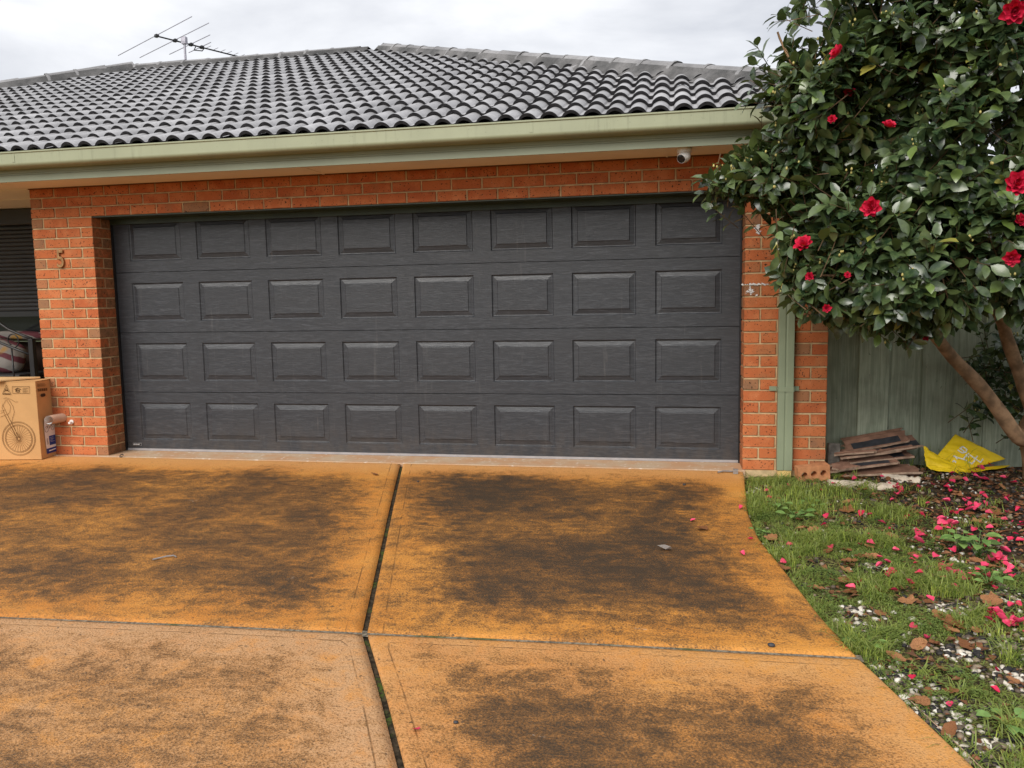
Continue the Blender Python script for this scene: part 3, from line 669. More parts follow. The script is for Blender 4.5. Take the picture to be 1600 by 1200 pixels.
def tile_mesh():
    mb = MB(); n = 33; us = [i/(n-1) for i in range(n)]; th = 0.023
    lift = 0.033
    def P(u, v, o): return (u*TW, v*TL, tprof(u*0.9999) + lift*(1-v) - o)
    for v in (0, 1):
        mb.v += [P(u, v, 0) for u in us]
    mb.v += [P(u, 0, th) for u in us]
    for i in range(n-1):
        mb.f.append((i, i+1, n+i+1, n+i)); mb.m.append(0)
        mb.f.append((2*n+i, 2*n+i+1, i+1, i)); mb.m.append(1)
    # right-hand interlock lip
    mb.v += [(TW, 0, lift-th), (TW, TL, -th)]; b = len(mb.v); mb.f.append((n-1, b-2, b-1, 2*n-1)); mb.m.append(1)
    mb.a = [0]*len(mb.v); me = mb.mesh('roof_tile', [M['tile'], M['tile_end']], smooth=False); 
    return me
TM = tile_mesh()
rot = Matrix(((1, 0, 0), (0, ca, -sa), (0, sa, ca)))
def tile_loc(x, s): return Vector((x, RY-0.03+s*ca, RZ+s*sa-0.004))
tiles = []
nrow = int(RD/ca/EXP)+1
for r_ in range(nrow):
    s = r_*EXP; yy = RY+s*ca; fr = yy-RY
    xr = RX-fr; xl = max(LX+fr, -3.2-5.2*(fr/RD)); x0 = RX-0.05-TW*math.ceil((RX-0.05-xl)/TW)
    if (r_ % 2): x0 += TW/2
    x = x0-TW
    while x < xr+0.02:
        if x+TW > xl-0.3: tiles.append((r_, x, s))
        x += TW
def crosses(x, s):
    y0 = RY+s*ca; y1 = y0+TL*ca
    return (x+TW > RX-(y1-RY)) or (x < LX+(y1-RY)) 
rest = bmesh.new(); nb = 0
tiles.sort(key=lambda t_: np.linalg.norm(np.array(tile_loc(t_[1]+.15, t_[2]))-CAM))
for (r_, x, s) in tiles:
    L_ = tile_loc(x, s)
    cutR = (x+TW > RX-(s+TL)*ca); cutL = (x < LX+(s+TL)*ca); cutT = s+TL > RD/ca
    jx = random.uniform(-.002, .002); jz = random.uniform(-.002, .003)
    if cutR or cutL or cutT:
        bm = bmesh.new(); bm.from_mesh(TM)
        bmesh.ops.transform(bm, matrix=Matrix.Translation(L_) @ rot.to_4x4(), verts=bm.verts)
        ge = lambda: list(bm.verts)+list(bm.edges)+list(bm.faces)
        if cutR: bmesh.ops.bisect_plane(bm, geom=ge(), plane_co=(RX, RY, 0), plane_no=(1, 1, 0), clear_outer=True)
        if cutL: bmesh.ops.bisect_plane(bm, geom=ge(), plane_co=(LX, RY, 0), plane_no=(-1, 1, 0), clear_outer=True)
        if cutT: bmesh.ops.bisect_plane(bm, geom=ge(), plane_co=(0, RY+RD, 0), plane_no=(0, 1, 0), clear_outer=True)
        if not bm.faces: bm.free(); continue
        me = bpy.data.meshes.new('roof_tile'); 
        if nb < 300:
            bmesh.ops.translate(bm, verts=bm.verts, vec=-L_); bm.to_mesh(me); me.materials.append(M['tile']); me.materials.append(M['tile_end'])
            link('roof_tile', me, roof, L_); nb += 1
        else:
            bm.to_mesh(me); rest.from_mesh(me); bpy.data.meshes.remove(me)
        bm.free()
    elif nb < 300:
        link('roof_tile', TM, roof, L_+Vector((jx, 0, jz)), (ang+random.uniform(-.004, .004), random.uniform(-.004, .004), random.uniform(-.003, .003))); nb += 1
    else:
        k0 = len(rest.verts); rest.from_mesh(TM); rest.verts.ensure_lookup_table()
        bmesh.ops.transform(rest, matrix=Matrix.Translation(L_+Vector((jx, 0, jz))) @ rot.to_4x4(), verts=rest.verts[k0:])
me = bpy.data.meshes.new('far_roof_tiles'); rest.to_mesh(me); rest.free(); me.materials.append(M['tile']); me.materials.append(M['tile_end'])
o = link('far_roof_tiles', me, roof); o['kind'] = 'stuff'
# ridge and hip caps
def cap_mesh(L=0.43):
    mb = MB(); pr = [(-.135, -.055), (-.098, .012), (-.060, .052), (-.025, .068), (.025, .068), (.060, .052), (.098, .012), (.135, -.055)]
    n = len(pr); st = [(0, 1.05), (0.03, 1.05), (0.05, 1.0), (L, 0.92)]
    for (d, k) in st: mb.v += [(d, y*k, z*k + (0.006 if d < 0.04 else 0)) for y, z in pr]
    for i in range(len(st)-1):
        for j in range(n-1): mb.f.append((i*n+j, (i+1)*n+j, (i+1)*n+j+1, i*n+j+1)); mb.m.append(0)
    b = len(mb.v); mb.v += [(0, y*.95, z*.95-.016) for y, z in pr]
    for j in range(n-1): mb.f.append((j, j+1, b+j+1, b+j)); mb.m.append(1)
    mb.a = [0]*len(mb.v); return mb.mesh('ridge_cap', [M['cap'], M['bedding']])
CM = cap_mesh()
def caps(p0, p1, pitch=0.385, name='ridge_cap', start=0.0):
    p0, p1 = Vector(p0), Vector(p1); d = (p1-p0); L = d.length; d.normalize(); n = int((L-.25)/pitch)+1
    side = Vector((0, 0, 1)).cross(d).normalized(); up = d.cross(side)
    mt = Matrix((d, side, up)).transposed()
    bd_ = MB(); k = 40
    for i in range(k):          # bedding mortar under the caps, ragged edge
        a, b = p0+d*(L*i/k), p0+d*(L*(i+1)/k); 
        w = 0.185+0.05*mnoise.noise((i*.7, 0, p0.x)); w2 = 0.185+0.05*mnoise.noise(((i+1)*.7, 0, p0.x))
        h = 0.045
        bd_.add([a-side*w-up*.075, a-side*.09+up*h, a+side*.09+up*h, a+side*w-up*.075, b-side*w2-up*.075, b-side*.09+up*h, b+side*.09+up*h, b+side*w2-up*.075],
                [(0, 4, 5, 1), (1, 5, 6, 2), (2, 6, 7, 3)])
    bd_.build('bedding', M['bedding'], roof)
    for i in range(n):
        p = p0+d*(i*pitch+start); o = link(name, CM, roof, p+up*(0.012+random.uniform(-.004, .005)))
        e_ = mt.to_euler(); o.rotation_euler = (e_.x+random.uniform(-.03, .03), e_.y+random.uniform(-.012, .012)-0.02, e_.z+random.uniform(-.02, .02))
upz = Vector((0, 0, 0.045))
caps(Vector((RX+.05, RY-.05, RZ-.02))+upz, Vector(peakR)+upz)
caps(Vector((LX, RY, RZ))+upz, Vector(peakL)+upz+Vector((0, 0, .03)))
caps(Vector(peakL)+upz+Vector((.1, 0, -.01)), Vector(peakR)+upz+Vector((-.2, 0, -.01)))
caps(Vector((RX, RY+2*RD, RZ))+upz, Vector(peakR)+upz)

# ------------------------------------------------------------------ fence
FY = 0.50
fence = empty('fence', (7.5, FY, -0.05), 'dark green stained timber paling fence running right from the garage pier', 'fence')
x = XR+0.01
pxs = [1290, 1315, 1340, 1389, 1439, 1488, 1537]
edges = [at_y(px, 600, FY)[0] for px in pxs]; 
while edges[-1] < 11: edges.append(edges[-1]+0.228)
for i in range(len(edges)-1):
    w = edges[i+1]-edges[i]; mb = MB(); yo = 0.022 if i % 2 else 0.0
    mb.box(-w/2-(0.012 if i % 2 else -.0035), w/2+(0.012 if i % 2 else -.0035), -0.008, 0.008, 0, 1.86+random.uniform(-.01, .01))
    o = mb.build('paling', M['fence'], fence); o.location = Vector((edges[i]+w/2, FY+yo, -0.10))-Vector(fence.location)
    o.rotation_euler = (random.uniform(-.006, .006), random.uniform(-.004, .004), random.uniform(-.012, .012)); bevel(o, 0.003, 1)
for z in (0.3, 0.95, 1.6):
    mb = MB(); mb.box(XR, 11, FY+0.026, FY+0.07, z-.04, z+.04); mb.build('rail', M['fence'], fence)

# ------------------------------------------------------------------ security camera
q = at_z(1069, 231, SOF); sc = empty('security_camera', (q[0], q[1], SOF), 'white dome security camera hanging from the soffit above the garage door', 'camera')
x, y, z = q[0], q[1], SOF-0.001
mb = MB(); mb.lathe([(0.050, 0), (0.052, -0.006), (0.050, -0.030), (0.046, -0.036)], (x, y, z), n=24); mb.build('mount', M['white_plastic'], sc, smooth=False)
bm = bmesh.new(); bmesh.ops.create_uvsphere(bm, u_segments=24, v_segments=16, radius=0.045); bmesh.ops.translate(bm, verts=bm.verts, vec=(x, y, z-.055))
me = bpy.data.meshes.new('ball'); bm.to_mesh(me); bm.free(); me.materials.append(M['white_plastic']); me.polygons.foreach_set('use_smooth', [True]*len(me.polygons)); link('ball', me, sc)
ld = Vector((-0.45, -0.75, -0.48)).normalized(); c0 = Vector((x, y, z-.055))
mb = MB(); mb.lathe([(0.033, 0.030), (0.034, 0.040), (0.031, 0.047), (0.027, 0.044)], c0, ld, 24); mb.build('lens_ring', M['white_plastic'], sc)
mb = MB(); mb.lathe([(0.029, 0.032), (0.029, 0.0475), (0.020, 0.0515)], c0, ld, 24); mb.build('lens', M['lens'], sc)

# ------------------------------------------------------------------ television antenna
an = empty('television_antenna', (-2.16, 5.0, 4.75), 'grey television antenna with long rods on a mast above the roof ridge', 'antenna')
mb = MB(); mb.tube([(-2.155, 5.0, 4.68), (-2.165, 5.01, 5.17)], 0.017, 10); mb.build('mast', M['alu'], an)
b0, b1 = Vector((-2.43, 4.71, 5.13)), Vector((-1.77, 5.95, 5.12)); bd_ = (b1-b0).normalized()
mb = MB(); mb.tube([b0, b1], 0.011, 8); mb.build('boom', M['black_metal'], an)
pd = Vector((0.85, -0.525, 0)).normalized()
def el(d, a, b, r=0.006, clamp=True):
    c = b0+bd_*d; e_ = MB(); e_.tube([c-pd*a+Vector((0, 0, .012)), c+pd*b+Vector((0, 0, .012))], r, 6); e_.build('rod', M['alu'], an)
    if clamp: e_ = MB(); e_.box(-.036, .036, -.024, .024, -.018, .024); o = e_.build('rod_clamp', M['black_metal'], an); o.location = Vector(c)-Vector(an.location); o.rotation_euler = (0, 0, math.atan2(pd.y, pd.x)); bevel(o, .008)
el(0.02, 1.36, 1.08); el(0.30, 1.22, 1.02); el(0.55, 0.72, 0.58); el(0.72, 0.42, 0.28)
for d in (0.80, 0.92, 1.04, 1.15, 1.26, 1.37): el(d, 0.05, 0.13, 0.004, False)
e_ = MB(); c = b0+bd_*0.62; e_.tube([c+pd*.02, c-pd*.06+Vector((0, 0, -.05)), c-pd*.03+bd_*.12+Vector((0, 0, -.04)), c+bd_*.14], 0.008, 8); e_.build('balun_loop', M['black_metal'], an)
e_ = MB(); e_.box(-.035, .035, -.03, .03, -.05, .05); o = e_.build('mast_clamp', M['alu'], an); o.location = Vector((-2.163, 5.005, 5.13))-Vector(an.location)

# ------------------------------------------------------------------ bicycle carton in front of the alcove
BO = Vector((-0.498, -0.204, -0.006)); byaw = R(8.0)
bu = Vector((math.cos(byaw), math.sin(byaw), 0)); bv = Vector((-math.sin(byaw), math.cos(byaw), 0))
def bp(a, b, z): return BO + bu*a + bv*b + Vector((0, 0, z))        # a: right(+) from the near corner, b: depth, z: up
def at_plane(px, py, p0, n):
    d = Vector(ray(px, py)); o = Vector(CAM); t = (Vector(p0)-o).dot(n)/d.dot(n); return o + d*t
carton = empty('bicycle_carton', tuple(BO), 'tall brown cardboard bicycle carton with printed bike outline beside left brick pier', 'carton')
BL, BD, BH = 1.30, 0.235, 0.675
def bbox(mb, a0, a1, b0, b1, z0, z1, mi=0):
    mb.add([bp(a0,b0,z0), bp(a1,b0,z0), bp(a1,b1,z0), bp(a0,b1,z0), bp(a0,b0,z1), bp(a1,b0,z1), bp(a1,b1,z1), bp(a0,b1,z1)],
           [(0,3,2,1),(4,5,6,7),(0,1,5,4),(1,2,6,5),(2,3,7,6),(3,0,4,7)], mi)
# carton body, end left whole; the hand slot is laid on further down
bm = bmesh.new(); mb = MB()
V = [bp(-BL,0,0), bp(0,0,0), bp(0,BD,0), bp(-BL,BD,0), bp(-BL-.006,0.006,BH), bp(-.004,0.004,BH), bp(-.006,BD-.004,BH-.004), bp(-BL,BD,BH)]
mb.add(V, [(0,3,2,1),(0,1,5,4),(2,3,7,6),(3,0,4,7),(1,2,6,5)])
cb = mb.build('carton_body', M['cardboard'], carton); bevel(cb, 0.004)
mb = MB(); bbox(mb, -BL, -0.002, 0.0025, BD/2-.003, BH+.0008, BH+.0048); o = mb.build('top_flap', M['cardboard'], carton)
mb = MB(); bbox(mb, -BL, -0.004, BD/2+.003, BD-.004, BH+.0008, BH+.0048); o = mb.build('top_flap', M['cardboard'], carton)
FN = -bv
def fpt(cx, cy):                 # a point of the enlarged crop (0,560)-(120,740) on the carton front
    q = at_plane(cx/6.667, 560+cy/6.667, BO - bv*0.0015, FN); return q
def spt(cx, cy):
    return at_plane(cx/6.667, 560+cy/6.667, BO + bu*0.0015, bu)
pr = MB()
def stroke(pts, r=0.0011, f=fpt): pr.tube([f(*q) for q in pts], r, 4)
hub = fpt(195, 835)
def circ(r, rad=0.0011, n=44, c=None):
    c = c or hub; pr.tube([c + bu*(r*math.cos(2*math.pi*k/n)) + Vector((0,0,r*math.sin(2*math.pi*k/n))) for k in range(n+1)], rad, 4)
for r_ in (0.148, 0.140, 0.122, 0.114): circ(r_)
circ(0.012)
for k in range(28):
    a = 2*math.pi*k/28+0.05; h0 = hub + bu*(.012*math.cos(a+.6)) + Vector((0,0,.012*math.sin(a+.6)))
    pr.tube([h0, hub + bu*(.114*math.cos(a)) + Vector((0,0,.114*math.sin(a)))], 0.0008, 4)
stroke([(200,830),(75,585)], .0015); stroke([(178,838),(55,600)], .0015); stroke([(75,585),(30,490),(60,430),(85,425)]); stroke([(55,600),(20,510),(30,470)])
stroke([(90,430),(135,500),(148,560),(130,620),(120,670)]); stroke([(70,440),(110,500),(100,560),(75,585)]); stroke([(0,548),(50,540)]); stroke([(0,612),(70,580)]); stroke([(0,570),(40,560)])
stroke([(35,420),(60,408),(110,425),(160,455),(185,450)])
po = pr.build('printed_bicycle', M['ink_line'], carton, recalc=False)
pr = MB()
stroke([(25,372),(65,275),(115,376),(25,372)], .0016); stroke([(42,350),(66,300),(90,352)], .0013); stroke([(50,330),(80,330)], .004); stroke([(40,366),(102,368)], .003)
pr.build('warning_triangle', M['ink'], carton, recalc=False)
pr = MB()
stroke([(127,293),(305,293),(305,362),(127,362),(127,293)], .0015); stroke([(152,322),(183,310),(215,322)], .003); stroke([(165,330),(165,348),(200,348),(200,330),(165,330)], .003)
for i, y in enumerate((312, 324, 338, 348)): stroke([(232,y),(292-(i%2)*18,y)], .0012)
pr.build('care_mark', M['ink'], carton, recalc=False)
pr = MB()
for i, y in enumerate((268, 280, 292)): stroke([(388,y),(470+10*(i%2),y-4)], .0016, spt)
for i in range(16): x = 392+i*6.6; stroke([(x,315-i*.6),(x+2,345-i*.6)], .0009+.0006*(i%3), spt)
pr.build('bar_print', M['ink'], carton, recalc=False)
sl_ = MB(); c0 = spt(449,382); k = 20; rr = []
for i in range(k):
    a = 2*math.pi*i/k; rr.append(c0 + bv*(0.034*math.copysign(abs(math.cos(a))**.6, math.cos(a))) + Vector((0,0,.014*math.copysign(abs(math.sin(a))**.8, math.sin(a)))))
sl_.add([c0]+rr, [(0, 1+i, 1+(i+1)%k) for i in range(k)]); sl_.build('hand_slot', M['black_metal'], carton)  # flat black patch, painting the dark inside the slot
# peeling printed label on the carton end, its top curled into a roll
def label_pt(b, t, off):
    """b 0..1 across the carton end, t along the strip from the bottom"""
    L0 = 0.300; w0, w1 = 0.052+0.02*(1-t/L0 if t < L0 else 0), 0.205
    bb = w0 + (w1-w0)*b; r0 = 0.041
    if t < L0: return bp(0.004+off+0.010*max(0, t/L0-.5)**2*4, bb, 0.035+t)
    th = (t-L0)/r0; r = r0 - 0.0008*th
    return bp(0.014+r0 - (r-off)*math.cos(th) + 0.045*b*min(1, th/2.2), bb+0.02*(t-L0), 0.035+L0 + (r-off)*math.sin(th))
def strip(off, mt, name, flip=False):
    mb = MB(); ts = list(np.linspace(0, .30, 8)) + list(np.linspace(.305, .30+.041*5.4, 26)); nb_ = 5
    vs = [label_pt(i/(nb_-1), t, off) for t in ts for i in range(nb_)]
    mb.add(vs, [(j*nb_+i, j*nb_+i+1, (j+1)*nb_+i+1, (j+1)*nb_+i) for j in range(len(ts)-1) for i in range(nb_-1)])
    return mb.build(name, mt, carton, smooth=True)
strip(0.0, M['paper_back'], 'label_back'); lab = strip(0.0009, M['paper'], 'label_face')
def lrect(b0, b1, t0, t1, mt, nm):
    mb = MB(); mb.add([label_pt(b0,t0,.0018), label_pt(b1,t0,.0018), label_pt(b1,t1,.0018), label_pt(b0,t1,.0018)], [(0,1,2,3)]); return mb.build(nm, mt, carton)
lrect(0.36, 1.0, 0.068, 0.150, M['blue_ink'], 'label_print'); lrect(0.0, 1.0, 0.0, 0.045, M['blue_ink'], 'label_print')
pr = MB()
for (b0, b1, t) in ((.45,.75,.135),(.45,.85,.122),(.45,.70,.110),(.45,.9,.098)): pr.tube([label_pt(b0,t,.0022), label_pt(b1,t,.0022)], .0011, 4)
pr.tube([label_pt(.25,.022,.0022), label_pt(.9,.026,.0022)], .006, 4)
pr.build('label_lettering', M['paper'], carton, recalc=False)
pr = MB()
for i in range(5): pr.tube([label_pt(.12,.085+i*.011,.0022), label_pt(.24,.085+i*.011,.0022)], .0022, 4)
for cb_, ct in ((.2, .215), (.78, .222)):
    pr.tube([label_pt(cb_+.16*math.cos(2*math.pi*k/20), ct+.026*math.sin(2*math.pi*k/20), .002) for k in range(21)], .0014, 4)
pr.tube([label_pt(.2,.215,.002), label_pt(.36,.255,.002), label_pt(.62,.258,.002), label_pt(.78,.222,.002)], .0014, 4)
pr.tube([label_pt(.36,.255,.002), label_pt(.48,.216,.002), label_pt(.62,.258,.002), label_pt(.64,.275,.002)], .0014, 4)
pr.build('label_drawing', M['ink'], carton, recalc=False)
# loose board and block lying on the carton
mb = MB()
z0 = BH+0.008
mb.add([bp(-1.25,-0.055,z0+.012), bp(-0.30,-0.045,z0), bp(-0.085,0.20,z0+.004), bp(-1.2,0.22,z0+.012)] + [bp(-1.25,-0.055,z0+.027), bp(-0.30,-0.045,z0+.014), bp(-0.085,0.20,z0+.018), bp(-1.2,0.22,z0+.027)],
       [(0,3,2,1),(4,5,6,7),(0,1,5,4),(1,2,6,5),(2,3,7,6),(3,0,4,7)])
o = mb.build('flat_board', M['ply'], origin=bp(-0.6, 0.1, z0)); tag(o, 'thin pale board lying on top of the bicycle carton', 'board'); bevel(o, .002)
# ------------------------------------------------------------------ wrought iron frame, cushions and crate in the alcove
fr = empty('wrought_iron_frame', (-1.217, 0.6, 0.0), 'black wrought iron frame with scrolls standing behind the bicycle carton', 'iron frame')
for x_ in (-1.217, -2.75):
    mb = MB(); mb.box(x_-.025, x_+.025, .575, .625, 0.0, 1.0); o = mb.build('post', M['black_metal'], fr); bevel(o, .004)
def iron(pts, r, nm): mb = MB(); mb.tube(pts, r, 8); return mb.build(nm, M['black_metal'], fr, smooth=True)
y_ = 0.6
arch = [(-1.217, y_, 1.0), (-1.32, y_, 1.035), (-1.462, y_, 1.091), (-1.56, y_, 1.154), (-1.75, y_, 1.27), (-1.98, y_, 1.33), (-2.2, y_, 1.27), (-2.45, y_, 1.12), (-2.75, y_, 1.0)]
iron(arch, 0.014, 'top_rail')
iron([(-1.24, y_, .845), (-1.40, y_, .90), (-1.576, y_, .965), (-1.75, y_, 1.06), (-1.98, y_, 1.13), (-2.2, y_, 1.06), (-2.7, y_, .86)], 0.013, 'cross_rail')
iron([(-1.24, y_, 0.42), (-2.72, y_, 0.42)], 0.014, 'low_rail')
for x_, zt in ((-1.45, .92), (-1.72, 1.03), (-1.98, 1.12), (-2.24, 1.03), (-2.5, .94)): iron([(x_, y_, .42), (x_, y_, zt)], 0.008, 'upright')
for x0_, sgn in ((-1.43, 1), (-2.53, -1)):
    iron([(x0_+sgn*(.066-.004*t)*math.cos(t)*(1 if t < 4 else .95), y_, .985+(.066-.004*t)*math.sin(t)) for t in np.linspace(-2.6, 4.2, 26)], 0.006, 'scroll')
def pillow(name, c, s, mt, label, e=0.55, rot=(0,0,0)):
    bm = bmesh.new(); bmesh.ops.create_icosphere(bm, subdivisions=4, radius=1.0)
    for v in bm.verts:
        p_ = v.co; f = lambda a: math.copysign(abs(a)**e, a)
        n_ = 1+0.05*mnoise.noise((p_.x*2+c[0], p_.y*2, p_.z*2)); v.co = (f(p_.x)*s[0]*n_, p_.y*s[1]*n_, f(p_.z)*s[2]*n_)
    me = bpy.data.meshes.new(name); bm.to_mesh(me); bm.free(); me.materials.append(mt); me.polygons.foreach_set('use_smooth', [True]*len(me.polygons))
    return tag(link(name, me, None, c, rot), label, 'cushion')
pillow('striped_cushion', (-2.06, .95, .825), (.42, .13, .18), M['stripe'], 'striped red and cream cushion propped behind the iron frame', rot=(R(-12), R(6), 0))
pillow('patterned_cushion', (-1.86, 1.19, 1.01), (.30, .07, .045), M['stripe'], 'flattened cushion lying along the green window sill', rot=(0, R(2), 0))
cr_ = empty('storage_crate', (-2.0, .95, 0), 'black crate under the striped cushion in the alcove', 'crate')
mb = MB(); mb.box(-2.6, -1.52, .74, 1.22, 0.02, .60); o = mb.build('crate_body', simple('crate_black', (.02, .02, .021), .6, .3), cr_); bevel(o, .01)
mb = MB(); mb.box(-2.62, -1.50, .72, 1.24, .601, .64); o = mb.build('lid', simple('crate_lid_black', (.025, .025, .026), .55, .35), cr_); bevel(o, .01)

# ------------------------------------------------------------------ camellia tree
tree = empty('camellia_tree', (7.3, .05, -.05), 'camellia tree with glossy dark leaves and red flowers right of the garage', 'tree')
def wob(pts, k=4, amp=.015):
    out = []; pts = [Vector(q) for q in pts]
    for i in range(len(pts)-1):
        p0, p1, p2, p3 = pts[max(i-1,0)], pts[i], pts[i+1], pts[min(i+2,len(pts)-1)]
        for j in range(k):
            t = j/k; q = 0.5*((2*p1)+(p2-p0)*t+(2*p0-5*p1+4*p2-p3)*t*t+(3*p1-p0-3*p2+p3)*t**3)
            out.append(q + Vector((mnoise.noise(q*4), mnoise.noise(q*4+Vector((9,0,0))), 0))*amp)
    out.append(pts[-1]); return out
def limb(name, pts, r0, r1, n=12):
    w = wob(pts); k = len(w); mb = MB(); mb.tube(w, [(r0+(r1-r0)*i/(k-1))*(1+.10*mnoise.noise(w[i]*6)) for i in range(k)], n); return mb.build(name, M['bark'], tree, smooth=True), w
limb('trunk', [(7.385, .06, -.12), (7.365, .05, .0), (7.335, .04, .15), (7.29, .02, .33)], .088, .066)
limbs = []
def P(px, py, d): return tuple(at_d(px, py, d))
for pts, a, b in (([(7.275,.025,.30), P(1590,683,5.62), P(1540,612,5.6), P(1500,570,5.55), P(1455,520,5.45), P(1410,460,5.3), P(1370,400,5.1), P(1340,330,5.0), P(1320,240,4.95)], .055, .020),
                  ([(7.285,.03,.28), P(1612,640,5.66), P(1596,590,5.65), P(1574,530,5.6), P(1556,478,5.5), P(1530,400,5.35), P(1500,300,5.2), P(1480,200,5.1), P(1470,60,5.1)], .054, .020),
                  ([(7.29,.03,.30), (7.42,.0,.7), (7.5,-.2,1.2), (7.5,-.4,1.8), (7.45,-.5,2.6)], .07, .02)):
    limbs.append(limb('branch', pts, a, b)[1])
for li, t0, pts, a in ((0, .62, [P(1330,360,4.95), P(1250,310,4.95), P(1180,300,5.0), P(1120,300,5.05)], .020), (0, .8, [P(1280,200,4.8), P(1240,110,4.75), P(1215,50,4.75)], .017),
                   (0, .6, [P(1380,420,4.8), P(1330,430,4.6), P(1270,430,4.6)], .018), (1, .6, [P(1540,330,4.8), P(1590,260,4.5)], .02), (1, .75, [P(1420,150,4.8), P(1360,60,4.7), P(1330,-20,4.7)], .02),
                   (1, .55, [P(1450,380,4.8), P(1400,330,4.5)], .018), (2, .6, [P(1640,300,4.7), P(1600,150,4.5)], .02)):
    w = limbs[li]; s0 = w[int(t0*(len(w)-1))]; limb('branch', [tuple(s0)]+pts, a, .006, 8)
# crown: leafy twigs through several overlapping lobes
LOB = [((1480,205,4.95), (1.00,.85,1.12), 820), ((1690,200,4.9), (1.05,.95,1.15), 230), ((1228,272,4.95), (.50,.34,.20), 190), ((1290,165,4.78), (.34,.42,.52), 210),
       ((1395,415,4.72), (.66,.52,.41), 330), ((1565,375,4.62), (.62,.52,.44), 290), ((1440,-20,4.95), (.90,.80,.55), 190), ((1300,330,4.75), (.36,.40,.36), 120), ((1550,80,4.65), (.7,.6,.5), 200)]
lobes = [(np.array(at_d(*c)), np.array(r_)) for c, r_, n in LOB]
def inside(p_):
    return min(float((((p_-c)/r_)**2).sum()) for c, r_ in lobes)
twigs = []
for (c, r_), (_, _, n) in zip(lobes, LOB):
    k = 0; tries = 0
    while k < n and tries < n*40:
        tries += 1
        v = rng.normal(size=3); v /= np.linalg.norm(v); rad = 0.52+0.48*rng.random()**0.55
        bumpy = 1+0.16*mnoise.noise(Vector(v*2.3)+Vector(c))
        p_ = c + v*r_*rad*bumpy
        if v[1] > 0.55 and rng.random() < 0.6: continue
        others = [float((((p_-c2)/r2)**2).sum()) for c2, r2 in lobes if c2 is not c]
        if min(others) < 0.30: continue
        if rad > .7 and mnoise.noise(Vector(p_)*2.6) < -.16: continue
        if p_[1] > -0.12 and p_[0] < XR+0.2: continue
        if p_[2] > 2.28 and p_[0] < 6.6 and p_[1] > -0.68: continue
        out = (p_-c)/r_**2; out /= np.linalg.norm(out)
        twigs.append((p_, out, 1.0)); k += 1
for px, py, d in ((1096,300,5.05), (1122,262,4.95), (1108,318,5.0), (1140,285,4.95), (1150,318,4.9), (1207,35,4.7), (1214,22,4.72), (1183,72,4.75), (1176,98,4.78), (1172,125,4.8), (1160,160,4.85), (1216,402,4.6), (1225,425,4.62), (1248,478,4.65),
                  (1238,450,4.6), (1262,470,4.6), (1160,215,4.9), (1150,240,4.9), (1190,180,4.85), (1195,150,4.8), (1225,75,4.7), (1205,235,4.8), (1200,130,4.75), (1220,150,4.75), (1235,175,4.75), (1210,190,4.8), (1225,205,4.8), (1245,140,4.7), (1250,200,4.75), (1205,165,4.85), (1195,205,4.9), (1240,225,4.75), (1260,165,4.7), (1230,120,4.7), (1190,110,4.8), (1385,532,4.7), (1420,540,4.75), (1300,495,4.7), (1340,505,4.65)):
    p_ = np.array(at_d(px, py, d)); o_ = p_-np.array(at_d(1480,230,5.0)); o_ /= np.linalg.norm(o_); twigs.append((p_, o_, .85))
for k in range(80):           # shoots low on the trunk, in front of the fence
    px, py = rng.uniform(1508, 1640), rng.uniform(505, 690)
    if (px < 1530 and py < 560) or (py > 655 and px < 1590): continue
    twigs.append((np.array(at_y(px, py, rng.uniform(.12, .36))), np.array([rng.uniform(-1,.3), -.4, .2]), .8))
LT = np.array([(0,0,0), (-.17,.20,.045),(0,.20,0),(.17,.20,.045), (-.255,.48,.055),(0,.48,.0),(.255,.48,.055), (-.175,.76,.03),(0,.76,-.02),(.175,.76,.03), (0,1.0,-.09)])
LF = [(0,2,1),(0,3,2),(1,2,5,4),(2,3,6,5),(4,5,8,7),(5,6,9,8),(7,8,10),(8,9,10)]
def frame(a, n):
    a = a/np.linalg.norm(a); x = np.cross(a, n); l = np.linalg.norm(x)
    if l < 1e-4: x = np.cross(a, np.array([.3,.5,.8])); l = np.linalg.norm(x)
    x /= l; return np.stack([x, a, np.cross(x, a)])
LV = []; LR = []; LO = []      # frames, random value, (origin, size)
tw = MB(); buds = MB()
ico = bmesh.new(); bmesh.ops.create_icosphere(ico, subdivisions=1, radius=1.0); IV = [tuple(v.co) for v in ico.verts]; IFc = [tuple(v.index for v in f.verts) for f in ico.faces]; ico.free()
